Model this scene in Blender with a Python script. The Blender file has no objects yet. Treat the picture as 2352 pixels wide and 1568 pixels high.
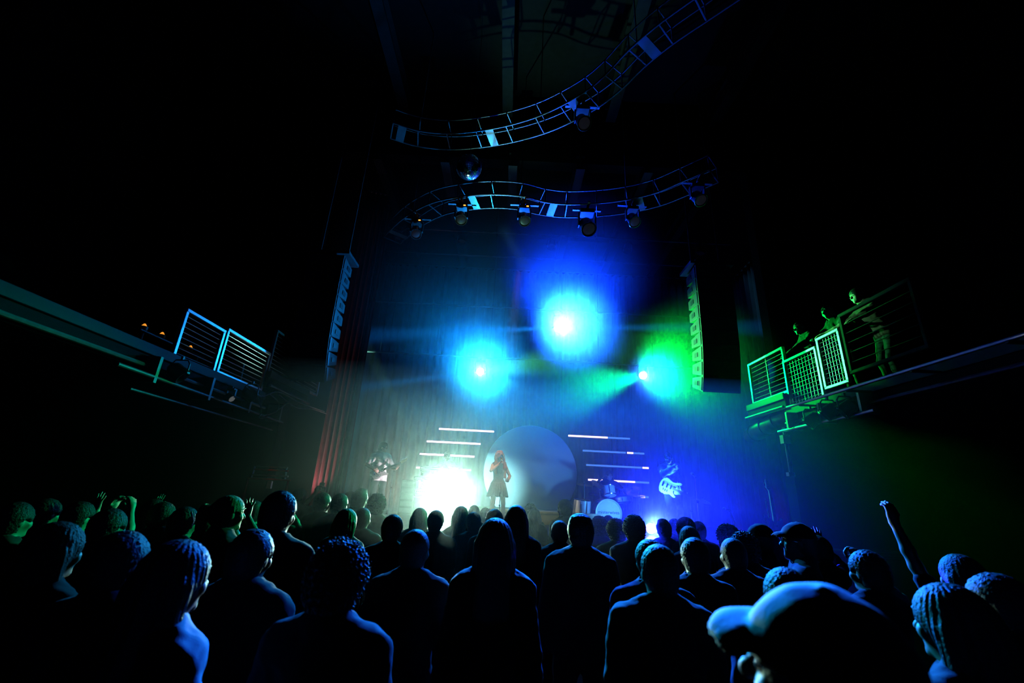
import bpy, bmesh, math, random
import numpy as np
from mathutils import Vector, Matrix, Euler

random.seed(7)
RNG = np.random.default_rng(11)
scene = bpy.context.scene
COL = scene.collection
PI = math.pi

# ------------------------------------------------------------------ camera
FPX, PITCH, ROLL, CAM_Z = 1000.0, math.radians(19.37), math.radians(2.9), 1.80
cam_data = bpy.data.cameras.new('camera')
cam = bpy.data.objects.new('camera', cam_data)
COL.objects.link(cam)
cam_data.sensor_width = 36.0
cam_data.lens = 36.0 * FPX / 2352.0
cam_data.dof.use_dof = True
cam_data.dof.focus_distance = 9.5
cam_data.dof.aperture_fstop = 2.2
cam_data.clip_start, cam_data.clip_end = 0.02, 100
CAM_ROT = Matrix.Rotation(PI / 2 + PITCH, 3, 'X') @ Matrix.Rotation(ROLL, 3, 'Z')
cam.matrix_world = Matrix.Translation((0, 0, CAM_Z)) @ CAM_ROT.to_4x4()
scene.camera = cam


def ray(px, py):
    return CAM_ROT @ Vector(((px - 1176) / FPX, -(py - 784) / FPX, -1))


def at(px, py, y):                      # the point of the hall at distance y seen at that pixel
    d = ray(px, py)
    return Vector((0, 0, CAM_Z)) + d * (y / d.y)


def atz(px, py, z):
    d = ray(px, py)
    return Vector((0, 0, CAM_Z)) + d * ((z - CAM_Z) / d.z)


def atx(px, py, x):
    d = ray(px, py)
    return Vector((0, 0, CAM_Z)) + d * (x / d.x)


# ------------------------------------------------------------------ render look
scene.view_settings.view_transform = 'Standard'
scene.view_settings.look = 'None'
scene.view_settings.gamma = 1
scene.view_settings.use_curve_mapping = False
scene.view_settings.exposure = 0.0
cy = scene.cycles
cy.use_denoising = True
cy.max_bounces = 3
cy.diffuse_bounces = 0
cy.glossy_bounces = 1
cy.transmission_bounces = 2
cy.volume_bounces = 0
cy.caustics_reflective = False
cy.caustics_refractive = False
cy.sample_clamp_indirect = 2.0
world = bpy.data.worlds.new('dark_hall')
scene.world = world
world.use_nodes = True
world.node_tree.nodes['Background'].inputs[0].default_value = (0, 0, 0, 1)
world.node_tree.nodes['Background'].inputs[1].default_value = 0

# ------------------------------------------------------------------ stage lights (placed at the fixtures built below, with extra spots added there)
STAGE_Z = 1.15
LAMP_TOP = at(1285, 752, 12.3)
LAMP_LEFT = at(1103, 853, 11.95)
LAMP_RIGHT = at(1477, 862, 11.95)
FOOT_LEFT = at(1030, 1143, 11.0)
FOOT_RIGHT = at(1495, 1214, 9.9)
CAMV = Vector((0, 0, CAM_Z))


def light(name, kind, loc, color, power, size=0.05, aim=None, cone=90, blend=0.5):
    d = bpy.data.lights.new(name, kind)
    d.color = color
    d.energy = power
    d.shadow_soft_size = size
    if kind == 'SPOT':
        d.spot_size = math.radians(cone)
        d.spot_blend = blend
    o = bpy.data.objects.new(name, d)
    COL.objects.link(o)
    o.location = loc
    if aim is not None:
        o.rotation_euler = (Vector(aim) - Vector(loc)).to_track_quat('-Z', 'Y').to_euler()
    return o


def toward_cam(p, d=0.22):
    return p + (CAMV - p).normalized() * d


HAZE_D, HAZE_G = 0.042, 0.70
HAZE_FRONT_D = 0.009
TEAL = (0.30, 1.0, 0.72)
PALE_L = (0.40, 0.92, 0.78)
light('top_lamp_light', 'SPOT', toward_cam(LAMP_TOP), (0.008, 0.11, 1.0), 60000, 0.12, CAMV + Vector((1.4, 0, 0.6)), 34, 1.0)
light('top_lamp_spill', 'SPOT', toward_cam(LAMP_TOP, 0.3), (0.004, 0.08, 1.0), 240, 0.12, (0.5, 13.9, 4.0), 150, 0.8)
light('top_lamp_streak_left', 'SPOT', toward_cam(LAMP_TOP, 0.25), (0.004, 0.22, 1.0), 90000, 0.05, at(860, 770, 10.5), 6, 1.0)  # narrow spot added to imitate the lens streak left of the lamp
light('top_lamp_streak_right', 'SPOT', toward_cam(LAMP_TOP, 0.25), (0.004, 0.22, 1.0), 60000, 0.05, at(1640, 752, 10.5), 6, 1.0)  # same streak imitation, added towards the right
light('added_ball_spot', 'SPOT', toward_cam(LAMP_TOP, 0.25), (0.15, 0.6, 1.0), 6000, 0.12, at(1077, 384, 7.0), 3, 0.5)  # extra spot added to brighten the mirror ball
light('left_lamp_light', 'SPOT', toward_cam(LAMP_LEFT), (0.015, 0.40, 0.9), 6500, 0.10, CAMV + Vector((0.5, 0, 0.3)), 40, 1.0)
light('left_lamp_spill', 'SPOT', toward_cam(LAMP_LEFT, 0.3), (0.003, 0.6, 0.5), 120, 0.10, (-2.2, 12.8, 2.0), 130, 0.8)
light('added_crowd_spot', 'SPOT', toward_cam(LAMP_LEFT, 0.25), (0.0, 0.50, 0.80), 6000, 0.10, (0.8, 1.0, 1.6), 15, 1.0)  # dedicated cyan spot added for the near cap
light('added_array_spot', 'SPOT', toward_cam(LAMP_LEFT, 0.25), (0.08, 1.0, 0.25), 7000, 0.10, (3.7, 8.15, 4.9), 24, 1.0)  # green spot added to brighten the right speaker column
light('added_bass_spot', 'SPOT', toward_cam(LAMP_LEFT, 0.25), (0.02, 0.5, 0.9), 3000, 0.06, (5.1, 9.0, 2.0), 12, 0.8)  # extra spot added so the spare bass shows
light('left_lamp_streak', 'SPOT', toward_cam(LAMP_LEFT, 0.25), (0.004, 0.30, 1.0), 30000, 0.05, at(860, 885, 10.5), 6, 1.0)  # added spot that draws a flare streak to the left
light('left_lamp_streak_right', 'SPOT', toward_cam(LAMP_LEFT, 0.25), (0.004, 0.30, 1.0), 24000, 0.05, at(1400, 855, 10.5), 6, 1.0)  # added spot for the flare streak on the right side
light('right_lamp_light', 'SPOT', toward_cam(LAMP_RIGHT), (0.015, 0.11, 1.0), 4500, 0.10, (1.5, 0, 1.8), 26, 1.0)
light('right_lamp_green', 'SPOT', toward_cam(LAMP_RIGHT, 0.25), (0.0, 1.0, 0.07), 5000, 0.10, (4.6, 4.0, 4.0), 56, 1.0)
light('right_lamp_crowd', 'SPOT', toward_cam(LAMP_RIGHT, 0.25), (0.0, 1.0, 0.35), 5000, 0.08, (-3.4, 3.6, 1.6), 22, 1.0)
light('right_lamp_array', 'SPOT', toward_cam(LAMP_RIGHT, 0.25), (0.03, 0.5, 0.8), 300, 0.08, (-3.5, 8.15, 4.8), 13, 1.0)
light('foot_left_light', 'SPOT', toward_cam(FOOT_LEFT), (0.50, 0.92, 0.70), 5200, 0.08, CAMV + Vector((-0.4, 0, 0.4)), 46, 1.0)
light('foot_left_disc', 'SPOT', FOOT_LEFT + Vector((0, 0.1, 0.3)), (0.34, 0.95, 1.0), 900, 0.08, (-0.5, 13.4, 2.0), 46, 0.9)
light('foot_left_guitarist', 'SPOT', FOOT_LEFT + Vector((-0.2, 0.0, 0.15)), (1.0, 0.75, 0.9), 260, 0.05, (-3.1, 11.0, 2.0), 44, 0.7)
light('foot_left_beam_up', 'SPOT', toward_cam(FOOT_LEFT, 0.25), TEAL, 14000, 0.04, at(868, 850, 11.6), 6, 0.8)
light('foot_left_streak_right', 'SPOT', toward_cam(FOOT_LEFT, 0.25), TEAL, 40000, 0.04, at(1330, 1106, 10.2), 5, 0.9)  # added thin spot standing in for the streak across the disc
light('foot_left_truss', 'SPOT', toward_cam(FOOT_LEFT, 0.25), TEAL, 2000, 0.04, (0.0, 8.0, 7.8), 26, 0.9)
light('foot_left_balcony', 'SPOT', toward_cam(FOOT_LEFT, 0.25), (0.5, 1.0, 0.8), 280, 0.04, (-4.2, 6.6, 4.1), 12, 0.9)
light('foot_right_light', 'SPOT', toward_cam(FOOT_RIGHT), (0.008, 0.022, 1.0), 22000, 0.08, CAMV + Vector((1.5, 0, 0.4)), 36, 1.0)
light('foot_right_spill', 'SPOT', FOOT_RIGHT + Vector((0, 0.1, 0.3)), (0.0, 0.014, 1.0), 300, 0.5, (3.6, 13.0, 3.6), 120, 0.8)
light('foot_right_bassist', 'SPOT', FOOT_RIGHT + Vector((0.1, 0.0, 0.2)), (0.10, 0.6, 1.0), 420, 0.05, (3.95, 10.3, 2.55), 40, 0.7)
light('foot_right_drums', 'SPOT', FOOT_RIGHT + Vector((-0.1, 0.1, 0.2)), (0.08, 0.40, 1.0), 170, 0.05, (2.5, 11.5, 1.7), 50, 0.7)
light('foot_right_truss', 'SPOT', toward_cam(FOOT_RIGHT, 0.25), (0.02, 0.15, 1.0), 600, 0.04, (2.9, 8.0, 7.9), 26, 0.9)
light('added_rail_spot', 'SPOT', toward_cam(FOOT_LEFT, 0.25), (1.0, 0.95, 0.85), 900, 0.04, (4.55, 2.4, 3.6), 9, 0.9)  # added whitish spot for the far end of the right rail
light('top_lamp_wide', 'SPOT', toward_cam(LAMP_TOP), (0.003, 0.045, 1.0), 22000, 0.12, (1.4, 0, 7.6), 62, 1.0)
light('left_lamp_wide', 'SPOT', toward_cam(LAMP_LEFT), (0.003, 0.20, 0.7), 4000, 0.10, (-2.0, 1.0, 8.0), 90, 1.0)
light('added_riser_spot', 'SPOT', FOOT_LEFT + Vector((0.15, 0.0, 0.2)), (1.0, 0.95, 0.6), 160, 0.08, (1.5, 11.6, 1.4), 26, 0.8)  # cream spot added to light the riser front



# ------------------------------------------------------------------ materials
def mat(name, color, rough=0.6, metal=0.0, spec=0.5, vary=0.25, scale=9.0, bump=0.0, sheen=0.0, bscale=None):
    m = bpy.data.materials.new(name)
    m.use_nodes = True
    nt = m.node_tree
    b = nt.nodes['Principled BSDF']
    b.inputs['Roughness'].default_value = rough
    b.inputs['Metallic'].default_value = metal
    b.inputs['Specular IOR Level'].default_value = spec
    if sheen:
        b.inputs['Sheen Weight'].default_value = sheen
    tc = nt.nodes.new('ShaderNodeTexCoord')
    n = nt.nodes.new('ShaderNodeTexNoise')
    n.inputs['Scale'].default_value = scale
    n.inputs['Detail'].default_value = 4
    nt.links.new(tc.outputs['Object'], n.inputs['Vector'])
    r = nt.nodes.new('ShaderNodeValToRGB')
    r.color_ramp.elements[0].position = 0.3
    r.color_ramp.elements[1].position = 0.7
    r.color_ramp.elements[0].color = (*[c * (1 - vary) for c in color], 1)
    r.color_ramp.elements[1].color = (*[min(1, c * (1 + vary)) for c in color], 1)
    nt.links.new(n.outputs['Fac'], r.inputs['Fac'])
    nt.links.new(r.outputs['Color'], b.inputs['Base Color'])
    if bump:
        n2 = nt.nodes.new('ShaderNodeTexNoise')
        n2.inputs['Scale'].default_value = bscale or scale * 6
        n2.inputs['Detail'].default_value = 3
        nt.links.new(tc.outputs['Object'], n2.inputs['Vector'])
        bp = nt.nodes.new('ShaderNodeBump')
        bp.inputs['Strength'].default_value = bump
        bp.inputs['Distance'].default_value = 0.01
        nt.links.new(n2.outputs['Fac'], bp.inputs['Height'])
        nt.links.new(bp.outputs['Normal'], b.inputs['Normal'])
    return m


def glow(name, color, strength):
    m = bpy.data.materials.new(name)
    m.use_nodes = True
    b = m.node_tree.nodes['Principled BSDF']
    b.inputs['Base Color'].default_value = (0.02, 0.02, 0.02, 1)
    b.inputs['Emission Color'].default_value = (*color, 1)
    b.inputs['Emission Strength'].default_value = strength
    return m


# ------------------------------------------------------------------ mesh building
class MB:
    def __init__(self):
        self.v, self.f = [], []

    def add(self, vs, fs):
        o = len(self.v)
        self.v += [tuple(p) for p in vs]
        self.f += [tuple(i + o for i in q) for q in fs]
        return self

    def box(self, c, s, rot=None, taper=1.0):
        hx, hy, hz = s[0] / 2, s[1] / 2, s[2] / 2
        vs = [Vector((x * hx * (taper if z > 0 else 1), y * hy * (taper if z > 0 else 1), z * hz)) for z in (-1, 1) for y in (-1, 1) for x in (-1, 1)]
        if rot is not None:
            vs = [rot @ p for p in vs]
        c = Vector(c)
        return self.add([p + c for p in vs], [(0, 2, 3, 1), (4, 5, 7, 6), (0, 1, 5, 4), (2, 6, 7, 3), (0, 4, 6, 2), (1, 3, 7, 5)])

    def rbox(self, c, s, r=0.01, rot=None):          # box with chamfered edges
        hx, hy, hz = s[0] / 2, s[1] / 2, s[2] / 2
        bm = bmesh.new()
        bmesh.ops.create_cube(bm, size=1)
        for p in bm.verts:
            p.co = Vector((p.co.x * 2 * hx, p.co.y * 2 * hy, p.co.z * 2 * hz))
        bmesh.ops.bevel(bm, geom=bm.edges[:], offset=min(r, 0.45 * min(s)), segments=1, affect='EDGES')
        bm.verts.index_update()
        c = Vector(c)
        vs = [(rot @ p.co if rot is not None else p.co) + c for p in bm.verts]
        fs = [[p.index for p in f.verts] for f in bm.faces]
        bm.free()
        return self.add(vs, fs)

    def tube(self, pts, r, n=8, caps=True):
        pts = [Vector(p) for p in pts]
        rs = r if isinstance(r, (list, tuple)) else [r] * len(pts)
        vs, fs = [], []
        t0 = (pts[1] - pts[0]).normalized()
        up = Vector((0, 0, 1)) if abs(t0.z) < 0.9 else Vector((1, 0, 0))
        u = t0.cross(up).normalized()
        for i, p in enumerate(pts):
            a = pts[min(i + 1, len(pts) - 1)] - pts[max(i - 1, 0)]
            t = a.normalized() if a.length > 1e-9 else t0
            u = (u - t * u.dot(t)).normalized()
            w = t.cross(u)
            for k in range(n):
                an = 2 * PI * k / n
                vs.append(p + (u * math.cos(an) + w * math.sin(an)) * rs[i])
        for i in range(len(pts) - 1):
            for k in range(n):
                a, b = i * n + k, i * n + (k + 1) % n
                fs.append((a, b, b + n, a + n))
        if caps:
            fs.append(tuple(range(n - 1, -1, -1)))
            fs.append(tuple(range((len(pts) - 1) * n, len(pts) * n)))
        return self.add(vs, fs)

    def cyl(self, p0, p1, r0, r1=None, n=16):
        return self.tube([p0, p1], [r0, r0 if r1 is None else r1], n)

    def lathe(self, prof, n=24, origin=(0, 0, 0), axis=(0, 0, 1)):
        q = Vector((0, 0, 1)).rotation_difference(Vector(axis).normalized()).to_matrix()
        o = Vector(origin)
        vs, fs = [], []
        for r, z in prof:
            for k in range(n):
                a = 2 * PI * k / n
                vs.append(q @ Vector((r * math.cos(a), r * math.sin(a), z)) + o)
        for i in range(len(prof) - 1):
            for k in range(n):
                a, b = i * n + k, i * n + (k + 1) % n
                fs.append((a, b, b + n, a + n))
        if prof[0][0] > 1e-5:
            fs.append(tuple(range(n - 1, -1, -1)))
        if prof[-1][0] > 1e-5:
            fs.append(tuple(range((len(prof) - 1) * n, len(prof) * n)))
        return self.add(vs, fs)

    def prism(self, poly, d, mtx=None):               # outline in local xy, extruded by d along z, placed with mtx
        n = len(poly)
        vs = [Vector((x, y, 0)) for x, y in poly] + [Vector((x, y, d)) for x, y in poly]
        if mtx is not None:
            vs = [mtx @ p for p in vs]
        fs = [tuple(range(n - 1, -1, -1)), tuple(range(n, 2 * n))] + [(i, (i + 1) % n, n + (i + 1) % n, n + i) for i in range(n)]
        return self.add(vs, fs)

    def torus(self, R, r, origin=(0, 0, 0), axis=(0, 0, 1), n=32, m=8):
        q = Vector((0, 0, 1)).rotation_difference(Vector(axis).normalized()).to_matrix()
        o = Vector(origin)
        vs, fs = [], []
        for i in range(n):
            a = 2 * PI * i / n
            for j in range(m):
                b = 2 * PI * j / m
                vs.append(q @ Vector(((R + r * math.cos(b)) * math.cos(a), (R + r * math.cos(b)) * math.sin(a), r * math.sin(b))) + o)
        for i in range(n):
            for j in range(m):
                fs.append((i * m + j, ((i + 1) % n) * m + j, ((i + 1) % n) * m + (j + 1) % m, i * m + (j + 1) % m))
        return self.add(vs, fs)

    def build(self, name, material, parent=None, smooth=None):
        me = bpy.data.meshes.new(name)
        me.from_pydata(self.v, [], self.f)
        me.materials.append(material)
        if smooth:
            me.polygons.foreach_set('use_smooth', [True] * len(me.polygons))
            me.set_sharp_from_angle(angle=math.radians(smooth))
        me.update()
        o = bpy.data.objects.new(name, me)
        COL.objects.link(o)
        if parent is not None:
            o.parent = parent
        return o


def tag(o, label, cat, group=None):
    o['label'], o['category'] = label, cat
    if group:
        o['group'] = group
    return o


def struct(o):
    o['kind'] = 'structure'
    return o


def stuff(o):
    o['kind'] = 'stuff'
    return o


def thing(name, label, cat, loc=(0, 0, 0), rot=(0, 0, 0), group=None):
    o = bpy.data.objects.new(name, None)
    o.empty_display_size = 0.1
    COL.objects.link(o)
    o.location = loc
    o.rotation_euler = rot
    return tag(o, label, cat, group)


def copy_tree(o, parent=None):
    c = o.copy()
    COL.objects.link(c)
    c.parent = parent
    for ch in list(o.children):
        copy_tree(ch, c)
    return c


def look(d):                                          # rotation whose -Z runs along d, as a matrix
    return Vector(d).to_track_quat('-Z', 'Y').to_matrix()


BLACK = mat('black_paint', (0.018, 0.018, 0.02), 0.5)
MATT = mat('matt_black', (0.012, 0.012, 0.013), 0.8, spec=0.2)
WALLM = mat('dark_wall_paint', (0.006, 0.006, 0.007), 0.85, spec=0.15, bump=0.2)
FLOORM = mat('hall_floor', (0.02, 0.018, 0.017), 0.6, bump=0.1)
DECK = mat('stage_deck', (0.05, 0.05, 0.055), 0.35, bump=0.1)
CREAM = mat('cream_board', (0.62, 0.58, 0.40), 0.55, vary=0.08)
WHITEF = mat('white_stretch_fabric', (0.75, 0.76, 0.76), 0.8, vary=0.04, scale=30)
VELVET = mat('grey_velour', (0.16, 0.15, 0.16), 0.95, spec=0.1, sheen=0.3, scale=3)
REDVEL = mat('dusty_red_velour', (0.30, 0.09, 0.11), 0.95, spec=0.1, sheen=0.3, scale=3)
STEEL = mat('galvanised_steel', (0.55, 0.55, 0.56), 0.35, 0.9, vary=0.15)
CHROME = mat('chrome', (0.8, 0.8, 0.8), 0.15, 1.0, vary=0.05)
ALU = mat('brushed_aluminium', (0.7, 0.7, 0.7), 0.3, 1.0, vary=0.1)
DIMSTEEL = mat('painted_steel', (0.12, 0.12, 0.13), 0.45, 0.3)
GRILLE = mat('speaker_grille', (0.03, 0.03, 0.032), 0.55, 0.3, bump=0.5, bscale=400)
PLASTIC = mat('black_plastic', (0.03, 0.03, 0.03), 0.35)


# ------------------------------------------------------------------ the hall and the stage
XL, XR = -8.6, 9.4
struct(MB().box((0.4, 3.0, -0.1), (18.2, 12.0, 0.2)).build('floor', FLOORM))
struct(MB().box((0.4, 2.7, 11.6), (18.2, 11.6, 0.2)).build('ceiling', WALLM))
struct(MB().box((XL - 0.1, 2.7, 5.75), (0.2, 11.6, 11.5)).build('wall_left', WALLM))
struct(MB().box((XR + 0.1, 2.7, 5.75), (0.2, 11.6, 11.5)).build('wall_right', WALLM))
struct(MB().box((0.4, -3.1, 5.75), (18.2, 0.2, 11.5)).build('wall_rear', WALLM))
struct(MB().box((-6.6, 9.05, 5.75), (4.0, 0.3, 11.5)).build('wall_proscenium_left', WALLM))
struct(MB().box((7.6, 9.05, 5.75), (3.8, 0.3, 11.5)).build('wall_proscenium_right', WALLM))
struct(MB().box((0.6, 9.05, 10.7), (10.4, 0.3, 1.8)).build('wall_proscenium_top', WALLM))
struct(MB().box((0.9, 14.4, 5.5), (13.0, 0.2, 11.0)).build('wall_stage_back', WALLM))
struct(MB().box((-5.7, 11.65, 5.5), (0.2, 5.5, 11.0)).build('wall_stage_left', WALLM))
struct(MB().box((7.5, 11.65, 5.5), (0.2, 5.5, 11.0)).build('wall_stage_right', WALLM))
struct(MB().box((0.9, 11.6, 11.1), (13.0, 5.4, 0.2)).build('ceiling_stage', WALLM))
deck = struct(MB().box((0.9, 11.35, 1.10), (12.9, 5.9, 0.10)).build('stage_floor', DECK))
fr = MB()
fr.box((0.9, 8.45, 0.525), (12.9, 0.06, 1.05))
fr.build('stage_front_panel', BLACK, deck)
for k in range(14):
    MB().box((-5.3 + k * 0.92, 8.41, 0.525), (0.04, 0.03, 1.0)).build('batten', BLACK, deck)
MB().box((0.9, 8.40, 1.12), (12.9, 0.05, 0.06)).build('edge_trim', DIMSTEEL, deck)

# ceiling joists over the stage and over the floor
for i, x in enumerate((-3.6, -1.9, -0.2, 1.5, 3.2, 4.9)):
    jb = MB()
    jb.box((x, 11.5, 9.95), (0.22, 5.4, 0.03)).box((x, 11.5, 9.75), (0.03, 5.4, 0.4)).box((x, 11.5, 9.55), (0.22, 5.4, 0.03))
    struct(jb.build('ceiling_beam', BLACK))
for x in (-3.0, -0.4, 2.2, 4.8):
    jb = MB()
    jb.box((x, 3.0, 11.2), (0.25, 11.0, 0.04)).box((x, 3.0, 11.0), (0.04, 11.0, 0.4)).box((x, 3.0, 10.8), (0.25, 11.0, 0.04))
    struct(jb.build('ceiling_beam', MATT))


# ---- drapes
def drape(name, p0, p1, z0, z1, material, folds, depth, label, seed, flare=0.0):
    rr = random.Random(seed)
    p0, p1 = Vector(p0), Vector(p1)
    L = (p1 - p0).length
    t = (p1 - p0).normalized()
    nrm = Vector((t.y, -t.x, 0))
    nu, nv = folds * 10, 14
    ph = [rr.uniform(-0.5, 0.5) for _ in range(folds + 2)]
    am = [rr.uniform(0.6, 1.25) for _ in range(folds + 2)]
    vs, fs = [], []
    for j in range(nv + 1):
        v = j / nv
        for i in range(nu + 1):
            u = i / nu * folds
            k = int(u)
            f = u - k
            s = math.sin(2 * PI * (u + 0.25 * (ph[k] * (1 - f) + ph[k + 1] * f)))
            a = (am[k] * (1 - f) + am[k + 1] * f)
            d = depth * a * (abs(s) ** 0.75) * (1 if s > 0 else -1) * (0.75 + 0.25 * v + 0.12 * math.sin(3 * v + k))
            d += flare * v * v
            p = p0 + t * (L * i / nu) + nrm * d
            vs.append((p.x, p.y, z1 + (z0 - z1) * v))
    w = nu + 1
    for j in range(nv):
        for i in range(nu):
            fs.append((j * w + i, j * w + i + 1, (j + 1) * w + i + 1, (j + 1) * w + i))
    mb = MB().add(vs, fs)
    o = mb.build(name, material)
    so = o.modifiers.new('thick', 'SOLIDIFY')
    so.thickness = 0.012
    o.data.polygons.foreach_set('use_smooth', [True] * len(o.data.polygons))
    tag(o, label, 'curtain')
    rod = MB().cyl((p0.x, p0.y, z1 + 0.03), (p1.x, p1.y, z1 + 0.03), 0.03, n=8)
    rod.build('curtain_track', DIMSTEEL, o)
    return o


drape('stage_curtain', (-4.85, 13.95, 0), (6.9, 13.95, 0), 1.17, 9.4, VELVET, 46, 0.085, 'tall grey pleated drape hanging across the whole back of the stage', 3)
drape('side_curtain', (-3.82, 10.15, 0), (-4.7, 13.8, 0), 1.17, 9.3, VELVET, 15, 0.08, 'grey pleated drape along the left side of the stage behind the guitarist', 4)
drape('leg_curtain', (-3.85, 9.28, 0), (-3.42, 9.40, 0), 1.17, 8.9, REDVEL, 4, 0.06, 'narrow reddish drape at the front left corner of the stage', 5)
drape('leg_curtain', (-3.88, 9.75, 0), (-3.42, 9.88, 0), 1.17, 8.9, REDVEL, 4, 0.06, 'second reddish drape just behind the front left one', 6)
drape('side_curtain', (6.9, 13.8, 0), (6.6, 9.4, 0), 1.17, 8.4, VELVET, 18, 0.08, 'dark pleated drape along the right side of the stage', 7)


# ---- moving head lamps
def moving_head(loc, aim, size, lens_col, lens_str, label, hung=False, group=None):
    loc = Vector(loc)
    t = thing('moving_head_light', label, 'stage light', loc, group=group)
    R = look(Vector(aim) - loc)
    s = size
    up = 1 if hung else -1
    MB().rbox((0, 0.1 * s, up * 2.05 * s), (1.9 * s, 1.5 * s, 0.6 * s), 0.1 * s).build('lamp_base', PLASTIC, t)
    for sx in (-1, 1):
        MB().rbox((sx * 1.05 * s, 0.1 * s, up * 0.95 * s), (0.22 * s, 0.7 * s, 2.0 * s), 0.06 * s).build('yoke_arm', PLASTIC, t)
    hd = MB()
    ax = R @ Vector((0, 0, -1))
    hd.lathe([(0.45 * s, -1.2 * s), (0.8 * s, -0.9 * s), (0.85 * s, 0.0), (0.8 * s, 0.5 * s), (0.95 * s, 0.8 * s), (0.95 * s, 0.98 * s), (0.86 * s, 0.98 * s), (0.80 * s, 0.86 * s), (0.0001, 0.86 * s)], 24, (0, 0, 0), ax)
    h = hd.build('lamp_head', PLASTIC, t, 30)
    ln = MB().lathe([(0.78 * s, 0.87 * s), (0.70 * s, 0.92 * s), (0.4 * s, 0.97 * s), (0.0001, 0.985 * s)], 24, (0, 0, 0), ax)
    ln.build('lens', glow('lit_lens', lens_col, lens_str), h, 60)
    if hung:
        MB().box((0, 0.1 * s, up * 2.55 * s), (0.3 * s, 0.2 * s, 0.5 * s)).build('clamp', DIMSTEEL, t)
    return t


PINKW = (1.0, 0.62, 0.95)
moving_head(LAMP_TOP, CAMV, 0.19, PINKW, 3.0, 'brightest lamp, cyan beam, high over the middle of the stage', True)
moving_head(LAMP_LEFT, CAMV, 0.14, PINKW, 3.0, 'lit cyan lamp hanging lower left, over the row of white light bars', True)
moving_head(LAMP_RIGHT, CAMV, 0.14, PINKW, 3.0, 'lit green and blue lamp hanging lower right, beside the speaker column', True)
moving_head(FOOT_LEFT, CAMV + Vector((0, 0, 0.6)), 0.16, PINKW, 3.0, 'dazzling pink white lamp low on the stage beside the singer')
moving_head(FOOT_RIGHT, CAMV + Vector((0, 0, 0.6)), 0.13, PINKW, 3.0, 'dazzling blue lamp on the stage edge below the bass drum')
# plinths that carry the two floor lamps
for p, s, lab in ((FOOT_LEFT, 0.16, 'black case under the pink white floor lamp'), ):
    zt = p.z - 2.35 * s
    if zt - STAGE_Z > 0.04:
        pl = thing('road_case', lab, 'road case', (p.x, p.y + 0.02, STAGE_Z))
        MB().rbox((0, 0, (zt - STAGE_Z) / 2), (0.5, 0.45, zt - STAGE_Z), 0.015).build('case_body', BLACK, pl)
        for sx in (-1, 1):
            MB().box((sx * 0.235, -0.226, (zt - STAGE_Z) / 2), (0.03, 0.01, zt - STAGE_Z)).build('corner_edge', ALU, pl)

# battens over the stage
def batten(y, z, x0, x1, label):
    t = thing('lighting_batten', label, 'batten', ((x0 + x1) / 2, y, z))
    MB().cyl((-(x1 - x0) / 2, 0, 0), ((x1 - x0) / 2, 0, 0), 0.03, n=10).build('pipe', DIMSTEEL, t)
    for sx in (-0.45, -0.15, 0.15, 0.45):
        MB().cyl(((x1 - x0) * sx, 0, 0.03), ((x1 - x0) * sx, 0, 11.0 - z if y > 9 else 11.5 - z), 0.012, n=6).build('hanger', DIMSTEEL, t)
    return t


batten(LAMP_TOP.y + 0.02, LAMP_TOP.z + 2.8 * 0.19 + 0.04, -4.3, 6.2, 'long pipe that carries the brightest cyan lamp')
batten(LAMP_LEFT.y + 0.02, LAMP_LEFT.z + 2.8 * 0.14 + 0.04, -4.3, 6.2, 'lower pipe that carries the left cyan lamp and the green lamp')
batten(10.9, 8.95, -4.3, 6.2, 'unlit pipe with small lamps below the roof, nearer the hall')
batten(11.9, 8.75, -4.3, 6.2, 'unlit pipe below the roof, right above the brightest lamp')


def par_can(loc, aim, label, s=0.12, group=None, zt=None):
    loc = Vector(loc)
    t = thing('par_can', label, 'stage light', loc, group=group)
    ax = (Vector(aim) - loc).normalized()
    b = MB().lathe([(0.5 * s, -1.3 * s), (0.9 * s, -0.9 * s), (1.0 * s, 0.2 * s), (1.1 * s, 0.9 * s), (1.02 * s, 0.9 * s), (0.9 * s, 0.3 * s), (0.0001, 0.2 * s)], 18, (0, 0, 0), ax)
    b.build('can', PLASTIC, t, 30)
    yk = MB().tube([(-1.15 * s, 0, 0), (-1.15 * s, 0, 1.2 * s), (-0.8 * s, 0, 1.7 * s), (0.8 * s, 0, 1.7 * s), (1.15 * s, 0, 1.2 * s), (1.15 * s, 0, 0)], 0.1 * s, 6)
    yk.build('yoke', DIMSTEEL, t)
    MB().box((0, 0, 1.95 * s), (0.3 * s, 0.3 * s, 0.5 * s)).build('clamp', DIMSTEEL, t)
    for sx in (-1, 1):
        MB().box((sx * 1.25 * s, 0, 0), (0.2 * s, 0.5 * s, 0.25 * s)).build('yoke_knob', DIMSTEEL, t)
    return t


for i, (x, lab) in enumerate(((-3.4, 'unlit black can lamp at the left end of the near roof pipe'), (-1.6, 'unlit black can lamp left of the middle of the near roof pipe'),
                              (1.0, 'unlit black can lamp at the middle of the near roof pipe'), (3.2, 'unlit black can lamp right of the middle of the near roof pipe'),
                              (5.3, 'unlit black can lamp at the right end of the near roof pipe'))):
    par_can((x, 10.9, 8.95 - 0.03 - 2.2 * 0.12), (x * 0.5, 9.5, 1.2), lab)


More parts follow.
